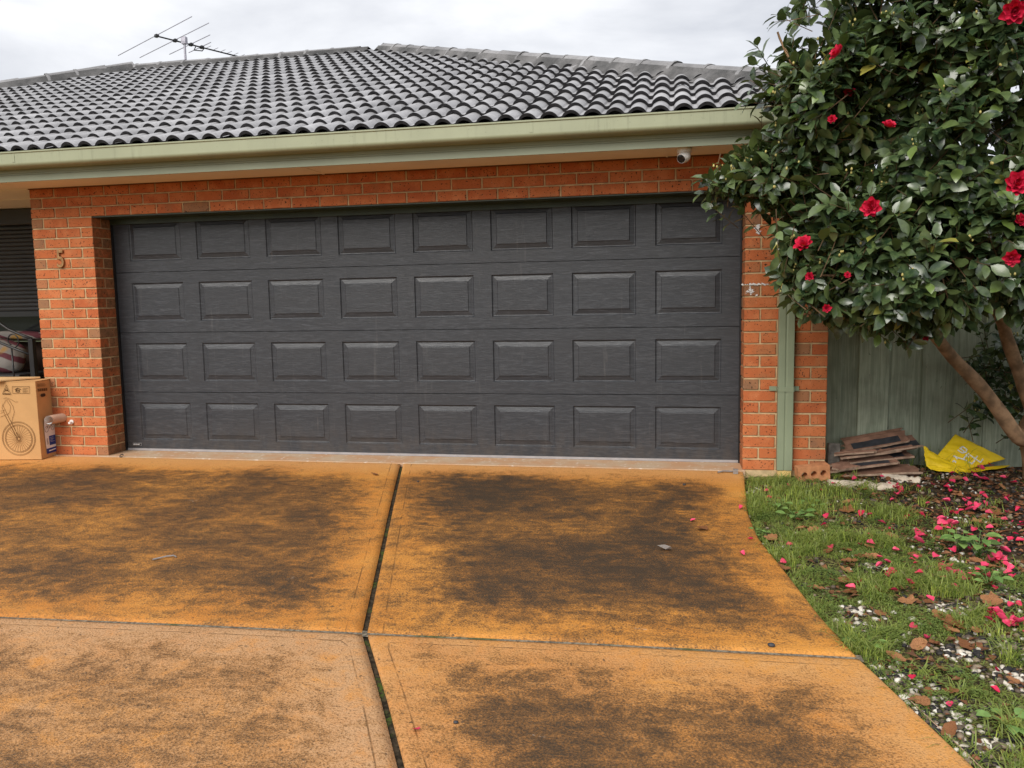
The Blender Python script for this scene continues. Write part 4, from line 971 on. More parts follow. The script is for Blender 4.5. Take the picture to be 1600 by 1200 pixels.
for p_, out, sz in twigs:
    d = out*0.8 + np.array([0,0,.28]) + rng.normal(size=3)*.38; d /= np.linalg.norm(d); L = rng.uniform(.12,.24)
    base = p_ - d*L; tip = p_
    tw.tube([base - d*.05, base + d*L*.5 + np.array([0,0,-.006]), tip], [.0035,.0028,.0018], 3, cap=False)
    n = int(rng.integers(6, 11)); ph = rng.random()*6.28
    u = np.cross(d, [0,0,1.0]); u = u/np.linalg.norm(u) if np.linalg.norm(u) > .05 else np.array([1.0,0,0]); w_ = np.cross(d, u)
    for i in range(n):
        s_ = (i+.5)/n; o_ = base + d*L*s_; ph += 2.4
        rad = u*math.cos(ph) + w_*math.sin(ph)
        a = rad*(.95-.35*s_) + d*(.35+.6*s_) + np.array([0,0,-.30]) + rng.normal(size=3)*.16
        nr = d*.6 + np.array([0,0,.55]) + out*.35 + rng.normal(size=3)*.25
        LV.append(frame(a, nr)); LO.append((o_ + a/np.linalg.norm(a)*.008, sz*rng.uniform(.074,.122))); 
        LR.append(0.95+.05*rng.random() if rng.random() < .012 else .92*rng.random()**1.3)
    if rng.random() < .24:
        for k in range(int(rng.integers(1, 4))):
            c = tip + rng.normal(size=3)*.012 + d*.008; r_ = rng.uniform(.006,.010); buds.add([c + np.array(v)*r_*np.array([.8,.8,1.25]) for v in IV], IFc)
NL = len(LV); Fm = np.array(LV); Or = np.array([q[0] for q in LO]); Sz = np.array([q[1] for q in LO]); Rv = np.array(LR)
wid = rng.uniform(.92, 1.25, NL)
loc = np.repeat(LT[None], NL, 0).copy(); loc[:,:,0] *= wid[:,None]; loc[:,:,2] -= (loc[:,:,1]**2)*rng.uniform(-.02,.16,NL)[:,None]
WV = Or[:,None,:] + Sz[:,None,None]*np.einsum('nvk,nkj->nvj', loc, Fm)
# the 300 leaves that show largest become leaves of their own
cen = WV.mean(1); rel = cen-CAM; dep = rel@FWD; sx_ = 800+F_PX*(rel@RGT)/dep; sy_ = 600-F_PX*(rel@UPV)/dep
cell = {}
for i in np.argsort(dep):
    if not (0 < sx_[i] < 1600 and 0 < sy_[i] < 1200): continue
    key = (int(sx_[i]//15), int(sy_[i]//15))
    if key not in cell: cell[key] = i
face = np.abs(np.einsum('nj,nj->n', Fm[:,2,:], rel/np.linalg.norm(rel,axis=1)[:,None]))
cand = sorted(cell.values(), key=lambda i: -(Sz[i]/dep[i])**2*(.25+face[i]))[:300]; single = set(cand)
def mesh_np(name, V, F, mt, rv, smooth=True):
    me = bpy.data.meshes.new(name); nv = V.shape[1]; n = V.shape[0]
    fs = [tuple(k*nv+i for i in f) for k in range(n) for f in F]
    me.from_pydata(V.reshape(-1,3).tolist(), [], fs); me.materials.append(mt)
    at = me.attributes.new('rnd','FLOAT','POINT'); at.data.foreach_set('value', np.repeat(rv, nv).astype('f'))
    if smooth: me.polygons.foreach_set('use_smooth',[True]*len(me.polygons))
    me.update(); return me
idx = np.array([i for i in range(NL) if i not in single])
o = link('crown', mesh_np('crown', WV[idx], LF, M['leaf'], Rv[idx]), tree); o['kind'] = 'stuff'
for i in cand:
    me = mesh_np('leaf', (WV[i]-Or[i])[None], LF, M['leaf'], Rv[i:i+1]); link('leaf', me, tree, tuple(Or[i]))
o = tw.build('twigs', M['twig'], tree, recalc=False); o['kind'] = 'stuff'
o = buds.build('buds', M['bud'], tree, smooth=True, recalc=False); o['kind'] = 'stuff'
# flowers
def petal_sheet(L, Wd, cup, curl, nx=5, ny=5, seed=0):
    r_ = random.Random(seed); vs = []
    for j in range(ny):
        v = j/(ny-1)
        hw = Wd*math.sin(math.pi*min(1, .12+.80*v))**.7*(.55+.45*v if v < .7 else 1)
        for i in range(nx):
            u = -1+2*i/(nx-1); vs.append(Vector((u*hw, v*L*(1-.10*u*u), cup*(u*u)*hw + curl*v*v*L + r_.uniform(-.04,.04)*L)))
    return vs, [(j*nx+i, j*nx+i+1, (j+1)*nx+i+1, (j+1)*nx+i) for j in range(ny-1) for i in range(nx-1)]
def flower_mesh(seed):
    r_ = random.Random(seed); mb = MB()
    for ring, (n, L, tilt) in enumerate(((7,.046,12), (7,.042,30), (6,.034,50), (6,.026,66), (5,.018,80))):
        for k in range(n):
            vs, fs = petal_sheet(L*r_.uniform(.9,1.1), L*.42, .5, .18, seed=r_.random())
            rt = Matrix.Rotation(2*math.pi*(k+ring*.37+r_.uniform(-.1,.1))/n, 3, 'Z') @ Matrix.Rotation(R(tilt+r_.uniform(-8,8)), 3, 'X')
            mb.add([rt @ v + Vector((0,0,ring*.0022)) for v in vs], fs, 0, min(1, .15*ring+r_.uniform(0,.4)))
    for k in range(10):
        a = k*2.4; mb.add([Vector((.004*math.cos(a),.004*math.sin(a),.008)) + Vector(v)*.003 for v in IV], IFc, 1)
    return mb.mesh('flower', [M['flower'], M['stamen']], smooth=True, attr=True)
FM = [flower_mesh(3), flower_mesh(8)]
def look(n): return Vector(n).to_track_quat('Z','Y').to_euler()
for i, (px, py, d, s_, n) in enumerate(((1584,18,4.0,1.5,(-.2,-.9,-.3)), (1588,288,3.9,1.5,(-.1,-1,.1)), (1363,325,4.1,1.25,(-.5,-.8,.1)), (1256,384,4.35,1.25,(-.3,-.7,.6)), (1311,84,4.25,1.1,(-.7,-.3,.4)),
        (1300,187,4.35,.6,(-.2,-.9,.2)), (1327,146,4.55,.8,(-.2,-.8,.5)), (1388,198,4.42,.9,(.2,-.6,.7)), (1582,402,4.0,1.0,(-.4,-.8,-.3)), (1592,345,4.1,.9,(.3,-.8,.2)),
        (1265,432,4.45,.6,(-.2,-.9,.1)), (1324,430,4.2,.45,(-.1,-.9,.2)), (1292,481,4.38,.6,(-.2,-.9,-.2)), (1446,525,4.85,.7,(0,-1,0)), (1540,655,6.2,.5,(-.3,-.9,0)))):
    e_ = look(n); e_.rotate_axis('Z', i*1.3); link('flower', FM[i%2], tree, at_d(px, py, d), e_, (s_,)*3)

# ------------------------------------------------------------------ rubble against the pier and fence
gz = lambda x, y: lawn_z(x, y)
# cored brick
bm = bmesh.new(); bl, bh, bd2 = .230, .112, .076
def loop(pts):
    vs = [bm.verts.new((x,0,z)) for x, z in pts]; return [bm.edges.new((vs[i], vs[(i+1)%len(vs)])) for i in range(len(vs))]
es = loop([(-bl/2,0),(bl/2,0),(bl/2,bh),(-bl/2,bh)]); hc = [(-.068,.054),(0,.056),(.068,.056)]
for cx, cz in hc: es += loop([(cx+.0225*math.cos(2*math.pi*k/18), cz+.0225*math.sin(2*math.pi*k/18)) for k in range(18)])
bmesh.ops.triangle_fill(bm, use_beauty=True, use_dissolve=False, edges=es)
bad = [f for f in bm.faces if any((f.calc_center_median().x-cx)**2+(f.calc_center_median().z-cz)**2 < .0205**2 for cx, cz in hc)]
bmesh.ops.delete(bm, geom=bad, context='FACES_ONLY')
ex = bmesh.ops.extrude_face_region(bm, geom=list(bm.faces)); bmesh.ops.translate(bm, verts=[v for v in ex['geom'] if isinstance(v, bmesh.types.BMVert)], vec=(0,bd2,0))
bmesh.ops.recalc_face_normals(bm, faces=bm.faces)
me = bpy.data.meshes.new('cored_brick'); bm.to_mesh(me); bm.free(); me.materials.append(M['hollow'])
q = at_z(1272, 752, -.045); tag(link('cored_brick', me, None, (q[0], q[1]-.01, -.045), (R(4), R(-5), R(10))), 'loose clay brick with three round holes lying beside the downpipe', 'brick')
mb = MB(); mb.box(q[0]-.10, q[0]+.13, q[1]-.03, q[1]+.08, -.10, -.047); o = mb.build('half_buried_brick', M['hollow']); tag(o, 'half buried brick under the three holed brick', 'brick'); bevel(o, .006)
# broken tiles
def plate(name, c, L, Wd, th, rot, label, seed, lip=.018, dark=.6):
    r_ = random.Random(seed); mb = MB(); nx = 9
    prof = [(-Wd/2, lip), (-Wd/2+.012, lip), (-Wd/2+.028, 0), (Wd*.02, 0), (Wd*.2, .006), (Wd*.28, 0), (Wd/2-.02, 0), (Wd/2, -.012)]
    n = len(prof); vs = []
    for i in range(nx):
        x = -L/2+L*i/(nx-1)
        for (y, z) in prof:
            e_ = r_.uniform(-.03,.03) if i in (0, nx-1) else 0; vs.append((x+e_, y+r_.uniform(-.002,.002), z+.006*math.sin(x*6+seed)+r_.uniform(-.0015,.0015)))
    top = len(vs); vs += [(x, y, z-th) for x, y, z in vs]; 
    for i in range(nx-1):
        for j in range(n-1):
            a, b = i*n+j, (i+1)*n+j
            mi = 1 if (1 <= j <= 2 and 1 <= i <= int(nx*(.45+.4*dark)) and dark > .25) else 0
            mb.add([vs[a], vs[b], vs[b+1], vs[a+1]], [(0,1,2,3)], mi); mb.add([vs[top+a], vs[top+a+1], vs[top+b+1], vs[top+b]], [(0,1,2,3)], 0)
        for j in (0, n-1):
            a, b = i*n+j, (i+1)*n+j; mb.add([vs[a], vs[b], vs[top+b], vs[top+a]], [(0,1,2,3)], 2)
    for i in (0, nx-1):
        for j in range(n-1): a = i*n+j; mb.add([vs[a], vs[a+1], vs[top+a+1], vs[top+a]], [(0,1,2,3)], 2)
    me = mb.mesh(name, [M['tile_red'], M['tile_face'], M['tile_edge']]); bm = bmesh.new(); bm.from_mesh(me); bmesh.ops.remove_doubles(bm, verts=bm.verts, dist=1e-5); bmesh.ops.recalc_face_normals(bm, faces=bm.faces); bm.to_mesh(me); bm.free()
    return tag(link(name, me, None, c, rot), label, 'tile', 'broken tiles piled by the fence')
PX_ = lambda px, py, y: at_y(px, py, y)
PL = [((1372,735,.12), .52,.24,.016, (R(8),R(-3),R(3)), 'lowest brown tile of the pile, flat on the ground'),
      ((1345,722,.16), .50,.22,.016, (R(16),R(-9),R(6)), 'dark tile with ragged front edge low in the pile'),
      ((1372,711,.26), .46,.22,.015, (R(14),R(-8),R(4)), 'charcoal faced tile third from the bottom of the pile'),
      ((1352,704,.22), .40,.20,.015, (R(12),R(-8),R(9)), 'narrow brown tile in the middle of the pile'),
      ((1376,696,.28), .48,.22,.015, (R(18),R(-9),R(3)), 'charcoal tile just under the top of the pile'),
      ((1366,687,.33), .46,.22,.015, (R(24),R(-10),R(2)), 'topmost brown tile of the pile, tilted against the fence'),
      ((1395,703,.20), .30,.10,.013, (R(10),R(-9),R(5)), 'narrow pale strip jutting from the right side of the pile'),
      ((1335,708,.14), .26,.09,.013, (R(14),R(-7),R(-4)), 'short strip at the left front of the pile')]
for i, (c, L, Wd, t_, rt, lb) in enumerate(PL): plate('broken_tile', tuple(PX_(*c)), L, Wd, t_, rt, lb, i+1, dark=(.2,.8,.8,.3,.9,.6,.1,.1)[i])
mb = MB(); q = PX_(1302,710,.18); mb.box(-.045,.045,-.02,.02,-.115,.085)
o = mb.build('weathered_block', simple('weathered_grey', (.16,.145,.125), .9, .2, var=.35, sc=22, bump=.6, bsc=60)); o.location = q; o.rotation_euler = (R(-6), R(4), R(12)); tag(o, 'grey weathered block on end between pier and tile pile', 'block'); bevel(o, .008)
plate('broken_tile', tuple(PX_(1318,728,.08)), .17, .13, .016, (R(20),R(-6),R(28)), 'short pale brown tile piece at front left of the pile', 21, dark=0)
def chunk(name, px, py, L, Wd, H, rz, ridged, label, seed):
    q = at_lawn(px, py); r_ = random.Random(seed); mb = MB(); n = 14; vs = []
    for i in range(n):
        x = -L/2+L*i/(n-1); rid = (.010*(i % 2) if (ridged and i > n*.55) else 0)
        for (y, z) in ((-Wd/2,0),(-Wd/2+.01,H*.75),(-Wd*.15,H),(Wd*.25,H*.95),(Wd/2,H*.5),(Wd/2,0)): vs.append((x, y+r_.uniform(-.005,.005), max(0,z-rid+r_.uniform(-.004,.004) if z else 0)))
    mb.add(vs, [(i*6+j, (i+1)*6+j, (i+1)*6+j+1, i*6+j+1) for i in range(n-1) for j in range(5)] + [tuple(range(6)), tuple((n-1)*6+j for j in range(6))])
    o = mb.build(name, M['debris_white'], smooth=False); o.location = (q[0], q[1], q[2]-.008); o.rotation_euler = (0, 0, rz); tag(o, label, 'rubble'); return o
chunk('pale_rubble', 1348, 760, .46, .11, .045, R(-3), True, 'long pale broken moulding lying in the grass before the tile pile', 4)
chunk('pale_rubble', 1408, 750, .25, .075, .045, R(-24), True, 'short ridged pale fragment beside the long pale moulding', 5)
# yellow bag
bag = empty('yellow_bag', tuple(at_y(1500, 738, .22)), 'crumpled bright yellow bag with white writing lying by the fence', 'bag')
SH = []
def sheet(cs, n, amp, seed, name, fold=0.0):
    cs = [Vector(c) for c in cs]; mb = MB(); vs = []; nrm = (cs[1]-cs[0]).cross(cs[3]-cs[0]).normalized()
    for j in range(n):
        for i in range(n):
            u, v = i/(n-1), j/(n-1); p_ = cs[0]*(1-u)*(1-v)+cs[1]*u*(1-v)+cs[2]*u*v+cs[3]*(1-u)*v
            k = mnoise.noise(Vector((u*3.1+seed, v*3.1, seed)))+.5*mnoise.noise(Vector((u*8+seed, v*8, seed)))
            vs.append(p_ + nrm*(amp*k*min(1, 1.0) + fold*math.sin(math.pi*u)*math.sin(math.pi*v)))
    mb.add(vs, [(j*n+i, j*n+i+1, (j+1)*n+i+1, (j+1)*n+i) for j in range(n-1) for i in range(n-1)])
    o = mb.build(name, M['yellow'], bag, smooth=True); SH.append((vs, [(j*n+i, j*n+i+1, (j+1)*n+i+1, (j+1)*n+i) for j in range(n-1) for i in range(n-1)])); md = o.modifiers.new('thick','SOLIDIFY'); md.thickness = .002; return o
A = lambda px, py, y: at_y(px, py, y)
B0, B1, B2, B3 = A(1464,712,.30), A(1493,678,.42), A(1571,717,.42), A(1510,734,.24)
sheet([B0, B1, B2, B3], 26, .015, 1.0, 'back_panel', -.02)
sheet([A(1443,697,.27), A(1466,712,.31), A(1512,736,.20), A(1447,729,.20)], 18, .018, 5.0, 'front_flap')
sheet([A(1447,728,.20), A(1510,728,.24), A(1512,742,.17), A(1455,734,.17)], 14, .010, 7.0, 'front_flap')
sheet([A(1500,733,.26), A(1578,727,.40), A(1572,730,.24), A(1500,741,.16)], 14, .010, 9.0, 'side_gusset')
n_ = (Vector(B1)-Vector(B0)).cross(Vector(B3)-Vector(B0)).normalized(); 
if n_.y > 0: n_ = -n_
from mathutils.bvhtree import BVHTree
bvh = BVHTree.FromPolygons(SH[0][0], SH[0][1])
def on_bag(px, py):
    d = Vector(ray(px, py)).normalized(); h = bvh.ray_cast(Vector(CAM), d)[0]
    return (h if h is not None else at_plane(px, py, Vector(B0), n_)) - d*.006
def dense(st):
    out = []
    for (x0_, y0_), (x1_, y1_) in zip(st[:-1], st[1:]):
        for k in range(6): out.append((x0_+(x1_-x0_)*k/6, y0_+(y1_-y0_)*k/6))
    return out+[st[-1]]
tx = MB()
for st in ([(625,405),(690,450),(742,440),(760,400),(700,355),(660,380),(722,430)], [(700,545),(785,455)], [(742,472),(792,512)], [(560,495),(640,520),(755,560)], [(575,490),(622,540)],
           [(800,475),(960,590),(995,540)], [(870,548),(912,498)], [(790,580),(832,610),(875,562)], [(552,582),(572,560),(600,590)]):
    tx.tube([on_bag(1430+x/9.41, 660+y/9.41) for x, y in dense(st)], .0055, 5)
tx.build('writing', M['bag_text'], bag, recalc=False)

# ------------------------------------------------------------------ lawn, gravel, litter
def Egrass(y): return Ex(min(y, -.2))
def blades(n, region, hmin, hmax, wmin, wmax, lean, cl=1, spread=.02, rv=(0,.92), straw=.05):
    pts = []
    while len(pts) < n:
        c = region()
        if c is None: continue
        for _ in range(cl): pts.append((c[0]+rng.normal()*spread, c[1]+rng.normal()*spread, c[2] if len(c) > 2 else 1.0))
    pts = pts[:n]; V = np.zeros((n,7,3)); rvv = np.zeros(n)
    for k, (x, y, hs) in enumerate(pts):
        z = lawn_z(x, y)-.004; a = rng.random()*6.28; h = rng.uniform(hmin,hmax)*hs; w = rng.uniform(wmin,wmax); l = rng.uniform(.15,lean)*h
        dx, dy = math.cos(a), math.sin(a); sx, sy = -dy*w/2, dx*w/2
        for j, (t, wf) in enumerate(((0,.8),(.4,1),(.75,.7))):
            cx, cy, cz = x+dx*l*t*t, y+dy*l*t*t, z+h*t*(1-.18*t*lean)
            V[k,2*j] = (cx-sx*wf, cy-sy*wf, cz); V[k,2*j+1] = (cx+sx*wf, cy+sy*wf, cz)
        V[k,6] = (x+dx*l, y+dy*l, z+h*(1-.3*lean)); rvv[k] = rng.uniform(.95,1) if rng.random() < straw else rng.uniform(*rv)
    return V, rvv
BF = [(0,1,3,2),(2,3,5,4),(4,5,6)]
PATCH = [(at_lawn(px, py), r_) for px, py, r_ in ((1405,1065,.13), (1455,1105,.15), (1500,1150,.14), (1555,1005,.16), (1430,1145,.12), (1585,1060,.13), (1500,1020,.09), (1345,985,.07), (1560,930,.12), (1330,955,.06), (1370,890,.07), (1480,950,.08), (1240,860,.05), (1530,1180,.12))]
def dens(x, y):
    for q_, r_ in PATCH:
        if (x-q_[0])**2+(y-q_[1])**2 < (r_*(1+.5*mnoise.noise((x*9, y*9, 2))))**2: return .06
    return dens0(x, y)
def dens0(x, y):
    """how grassy: thick along the drive, thin under the tree"""
    d = x-Egrass(y); lim = 0.95 + .25*mnoise.noise((x*1.1, y*1.1, 5)) + (0.45 if y < -1.6 else 0)
    k = 1-max(0, min(1, (d-lim+.35)/.55)); k = max(k, .07)
    hole = mnoise.noise((x*3.3, y*3.3, 8.0)); return k*(1.0 if hole < (.08 if y > -2.2 else -.02) else .10)
def reg_any(thr=0.0):
    def f():
        y = rng.uniform(-4.6, .35); x = Egrass(y)+.01+rng.random()*2.2
        if y > -.22 and x < XR+.05 and y > -.12: return None
        return (x, y) if rng.random() < dens(x, y) else None
    return f
def reg_tuft():
    y = rng.uniform(-4.4, .2); x = Egrass(y)+.03+rng.random()*1.6
    if mnoise.noise((x*2.6, y*2.6, 21.0)) < .12 or rng.random() > dens(x, y) or (y > -.15 and x < XR+.05): return None
    return (x, y, rng.uniform(.7,1.2))
sets = [blades(30000, reg_any(), .012, .045, .0022, .0045, 1.7, 3, .012), blades(12000, reg_tuft, .045, .11, .0028, .0055, 1.5, 14, .022, (.25,.92))]
def reg_edge():
    q = at_lawn(rng.uniform(1170,1330), rng.uniform(768,800)); return (q[0], q[1], 1.0)
sets.append(blades(900, reg_edge, .06, .13, .003, .005, 1.0, 12, .03, (.3,.92), .03))
for tx_, ty_, n_t, h_ in ((1215,775,60,.15),(1305,775,70,.16),(1335,800,55,.15),(1350,850,60,.14),(1455,900,45,.16),(1470,930,40,.18),(1240,800,50,.12),(1440,790,40,.13),(1575,1030,40,.14),(1330,1020,30,.10),(1440,1060,35,.09),(1590,1150,45,.13),(1195,790,50,.12),(1270,790,55,.13),(1500,1090,30,.10)):
    q_ = at_lawn(tx_, ty_); sets.append(blades(n_t, (lambda q_=q_: (q_[0], q_[1], 1.0)), h_*.55, h_, .003, .006, 1.5, 10, .022, (.35,.92), .04))
def reg_lip():
    y = rng.uniform(-4.5, -.25); return (Egrass(y)+rng.uniform(-.015,.05), y, rng.uniform(.6,1.2)) if mnoise.noise((y*2.3, 3.0, 1.0)) > -.15 else None
sets.append(blades(2600, reg_lip, .02, .06, .0022, .0045, 1.8, 9, .014))
def reg_wall():
    x = rng.uniform(5.97, 7.1); return (x, .30+rng.uniform(-.12,.12), rng.uniform(.6,1.3))
sets.append(blades(260, reg_wall, .08, .22, .003, .005, .8, 8, .02, (0,.6), .1))
Vg = np.concatenate([s_[0] for s_ in sets]); rg = np.concatenate([s_[1] for s_ in sets])
o = link('grass', mesh_np('grass', Vg, BF, M['grass'], rg, False)); tag(o, 'patchy green lawn grass growing along the driveway edge', 'grass', kind='stuff')
# feathery ground cover: small leaves in low mounds
cl_v, cl_r = [], []
CT = np.array([(0,0,0),(-.32,.5,.12),(0,1,.0),(.32,.5,.12)])
MND = [(1420,842,.14), (1440,820,.10), (1290,900,.09), (1400,770,.09), (1452,1085,.10), (1532,1132,.10), (1190,838,.08), (1400,1050,.09), (1270,925,.08), (1345,760,.08), (1300,960,.08), (1175,830,.06), (1545,900,.09), (1380,1000,.09)]
for k in range(330+len(MND)):
    y = rng.uniform(-4.3,-.1); x = Egrass(y)+.02+rng.random()*1.7
    R_ = rng.uniform(.04,.11)
    if k >= 330: q_ = at_lawn(*MND[k-330][:2]); x, y = q_[0], q_[1]; R_ = MND[k-330][2]
    elif rng.random() > dens(x, y)+.05: continue
    col_ = rng.uniform(0,.6)
    for j in range(int(2600*R_)):
        a, rr_ = rng.random()*6.28, R_*math.sqrt(rng.random()); px_, py_ = x+rr_*math.cos(a), y+rr_*math.sin(a)
        h = .045*(1-(rr_/R_)**2)*rng.uniform(.4,1)*(R_/.08); b = rng.random()*6.28
        ax = np.array([math.cos(b), math.sin(b), rng.uniform(0,.4)]); cl_v.append(np.array([px_,py_,lawn_z(px_,py_)+h]) + rng.uniform(.008,.015)*(CT@frame(ax, np.array([0,0,1.0])))); cl_r.append(min(.92, col_+rng.uniform(0,.3)))
o = link('ground_cover', mesh_np('ground_cover', np.array(cl_v), [(0,1,2),(0,2,3)], M['clover'], np.array(cl_r), False)); tag(o, 'fine leafed weeds in low mounds among the grass', 'weeds', kind='stuff')
# pebbles
gv_, gr_ = [], []
IVn = np.array(IV)
for k in range(10500):
    y = rng.uniform(-4.6,.42); x = Egrass(y)+.012+rng.random()**.85*3.1
    if k > 9000:
        q_, r_ = PATCH[k % len(PATCH)]; x = q_[0]+rng.normal()*r_*.55; y = q_[1]+rng.normal()*r_*.55
        if x < Egrass(y)+.012: continue
    if y > -.12 and x < XR+.04: continue
    d_ = dens(x, y)
    if rng.random() < d_*.75: continue
    s_ = rng.uniform(.006,.017)*(1.2 if rng.random() < .15 else 1); th_ = rng.random()*6.28
    sc_ = np.array([s_*rng.uniform(.8,1.35), s_*rng.uniform(.7,1), s_*rng.uniform(.45,.75)]); v = IVn*sc_*(1+rng.normal(size=(12,1))*.10)
    c_, n2 = math.cos(th_), math.sin(th_); v = np.stack([v[:,0]*c_-v[:,1]*n2, v[:,0]*n2+v[:,1]*c_, v[:,2]],1)
    gv_.append(v + np.array([x, y, lawn_z(x,y)+s_*.25])); gr_.append((rng.random() if rng.random() < .5 else rng.choice([.1,.2,.3,.45,.55,.7])) if k > 9000 else rng.random() if mnoise.noise((x*2.2, y*2.2, 40.0)) > .02 else .62*rng.random())
o = link('gravel', mesh_np('gravel', np.array(gv_), IFc, M['gravel'], np.array(gr_))); tag(o, 'mixed white and black pebbles scattered over the garden bed', 'gravel', kind='stuff')
# bark and leaf crumbs
mv, mr = [], []
for k in range(6600):
    y = rng.uniform(-3.8,.42); x = Egrass(y)+.05+rng.random()**.75*3.1
    if (y > -.2 and x < W+.1) or (y > -.12 and x < XR+.04): continue
    if rng.random() < dens(x, y)*.8: continue
    b = rng.random()*6.28; ax = np.array([math.cos(b), math.sin(b), rng.uniform(-.15,.3)]); mv.append(np.array([x,y,lawn_z(x,y)+.006+rng.random()*.006]) + rng.uniform(.018,.055)*(CT*np.array([.9,1,1.4])@frame(ax, np.array([rng.normal()*.3,rng.normal()*.3,1.0])))); mr.append(rng.random())
o = link('leaf_litter', mesh_np('leaf_litter', np.array(mv), [(0,1,2),(0,2,3)], M['mulch'], np.array(mr), False)); tag(o, 'dark brown leaf litter and bark crumbs under the camellia', 'leaf litter', kind='stuff')
# fallen petals
def petal_mesh(seed):
    mb = MB(); vs, fs = petal_sheet(.040, .021, .30+.12*seed, .06*seed, 5, 5, seed); mb.add([v-Vector((0,.02,0)) for v in vs], fs, 0, (seed*.37) % 1); return mb.mesh('fallen_petal', M['petal'], smooth=True, attr=True)
PM = [petal_mesh(s_) for s_ in range(1,6)]
def petal(p_, s_=1.0, label='fallen pink camellia petal among grass and pebbles under the tree', group='fallen petals in the garden bed'):
    o = link('fallen_petal', PM[random.randrange(5)], None, (p_[0], p_[1], p_[2]), (random.uniform(-.5,.5), random.uniform(-.5,.5), random.uniform(0,6.28)), (s_,)*3); return tag(o, label, 'petal', group)
np_ = 0
while np_ < 165:
    px, py = random.uniform(1180,1640), random.uniform(745,1195)
    right = (px-1180)/420; 
    if random.random() > (.10+.9*max(0, right-.35))*(1.0 if py < 930 else .16)+(.10 if py < 930 else 0): continue
    q = at_lawn(px, py)
    if q[0] < Egrass(q[1])+.03 or q[1] > .4: continue
    gr_y = dens(q[0], q[1]) > .3
    petal((q[0], q[1], q[2]+random.uniform(.012,.035)), random.uniform(.7,1.2), *(('single pink camellia petal lying scattered on the grass', 'petals scattered on the lawn') if gr_y else ('pink camellia petal lying among pebbles and leaf litter under the tree', 'petals in the litter under the tree'))); np_ += 1
CLW = ['heap of pink petals at the right edge of the lawn', 'rightmost pink petal heap below the weeds', 'few pink petals in front of the round leaved weed', 'pink petals around the pale rubble', 'petals before the yellow bag', 'red petals at the foot of the trunk', 'pink petals left of the bright green weed', 'pink petals where grass meets the litter', 'pink petals right of the round leaved weed', 'pink petals behind the bright green weed']
for ci, (cx, cy, n) in enumerate(((1555,972,10), (1580,985,6), (1495,905,4), (1395,765,5), (1535,745,6), (1590,700,7), (1480,830,6), (1440,845,4), (1570,880,6), (1510,800,5))):
    for k in range(n):
        q = at_lawn(cx+random.gauss(0,12), cy+random.gauss(0,7)); petal((q[0], q[1], q[2]+random.uniform(.015,.04)), random.uniform(1.0,1.5), 'petal in the '+CLW[ci] if 'heap' in CLW[ci] else 'one of the '+CLW[ci], CLW[ci])
for px, py, lb in ((1160,868,'single pink petal on the driveway edge by the lawn'), (1083,815,'pink petal on the driveway above the dead leaf'), (1158,795,'pink petal at the driveway edge near the right pier'), (650,1143,'crumpled pink petal on the near slab beside the joint'), (1172,845,'pink petal half under the grass at the driveway edge')):
    q = at_drive(px, py); o = petal((q[0], q[1], q[2]+.008), .8, lb, None)
# dead leaves
def dead_mesh(seed, lobed):
    r_ = random.Random(seed); k = 22; mb = MB(); pts = []
    for i in range(k):
        a = 2*math.pi*i/k; rad = .5*(.75+.35*abs(math.cos(a*2.5+.3)))*r_.uniform(.85,1.1) if lobed else 1/(math.sqrt((math.cos(a)/.26)**2+(math.sin(a)/.5)**2))*r_.uniform(.93,1.07)
        x, y = rad*math.cos(a), rad*math.sin(a); pts.append((x, y, .55*x*x*(1 if lobed else 2)+.15*y*y+r_.uniform(-.04,.05)))
    inn = [(x*.5, y*.5, z*.3+r_.uniform(-.02,.02)) for x, y, z in pts]
    mb.add([(0,0,0)]+inn+pts, [(0,1+i,1+(i+1)%k) for i in range(k)] + [(1+i,1+k+i,1+k+(i+1)%k,1+(i+1)%k) for i in range(k)])
    if lobed: mb.tube([(0,-.4,0),(0,-.7,.05),(.05,-.95,.12)], .012, 4)
    return mb.mesh('dead_leaf', M['dead'], smooth=True)
DM = [dead_mesh(1,True), dead_mesh(2,True), dead_mesh(3,False), dead_mesh(4,False), dead_mesh(5,False)]
for px, py, s_, i, lb in ((1325,915,.11,0,'large curled tan dead leaf on the lawn, left of centre'), (1490,982,.095,1,'lobed brown dead leaf lying on the thin grass'), (1418,945,.085,1,'brown curled leaf beside the lobed leaf'), (1205,845,.075,0,'brown dead leaf at the lawn edge beside the drive'),
                      (1272,835,.08,0,'pale brown dead leaf in the grass near the pier'), (1300,805,.07,3,'orange brown oval leaf in the upper lawn'), (1565,815,.085,2,'red brown oval leaf among the pebbles by the tree'), (1490,775,.08,3,'orange oval leaf in front of the yellow bag'), (1225,893,.07,0,'small brown leaf overhanging the driveway edge')):
    q = at_lawn(px, py); tag(link('dead_leaf', DM[i], None, (q[0], q[1], q[2]+.022), (random.uniform(-.25,.25), random.uniform(-.3,.3), random.uniform(0,6.28)), (s_,)*3), lb, 'leaf')
k = 0
while k < 105:
    px, py = random.uniform(1240,1620), random.uniform(748,1190); q = at_lawn(px, py)
    if q[0] < Egrass(q[1])+.05 or q[1] > .4 or random.random() > (1.0 if py < 900 else .3): continue
    s_ = random.uniform(.05,.095); tag(link('dead_leaf', DM[random.choice((2,3,4,4,1))], None, (q[0], q[1], q[2]+.016), (random.uniform(-.4,.4), random.uniform(-.4,.4), random.uniform(0,6.28)), (s_,)*3), 'small brown fallen leaf scattered under the camellia', 'leaf', 'small fallen leaves'); k += 1
q = at_drive(1097, 828); tag(link('dead_leaf', DM[0], None, (q[0], q[1], q[2]+.012), (.1,.1,.8), (.085,.06,.06)), 'crinkled orange dead leaf on the driveway', 'leaf')
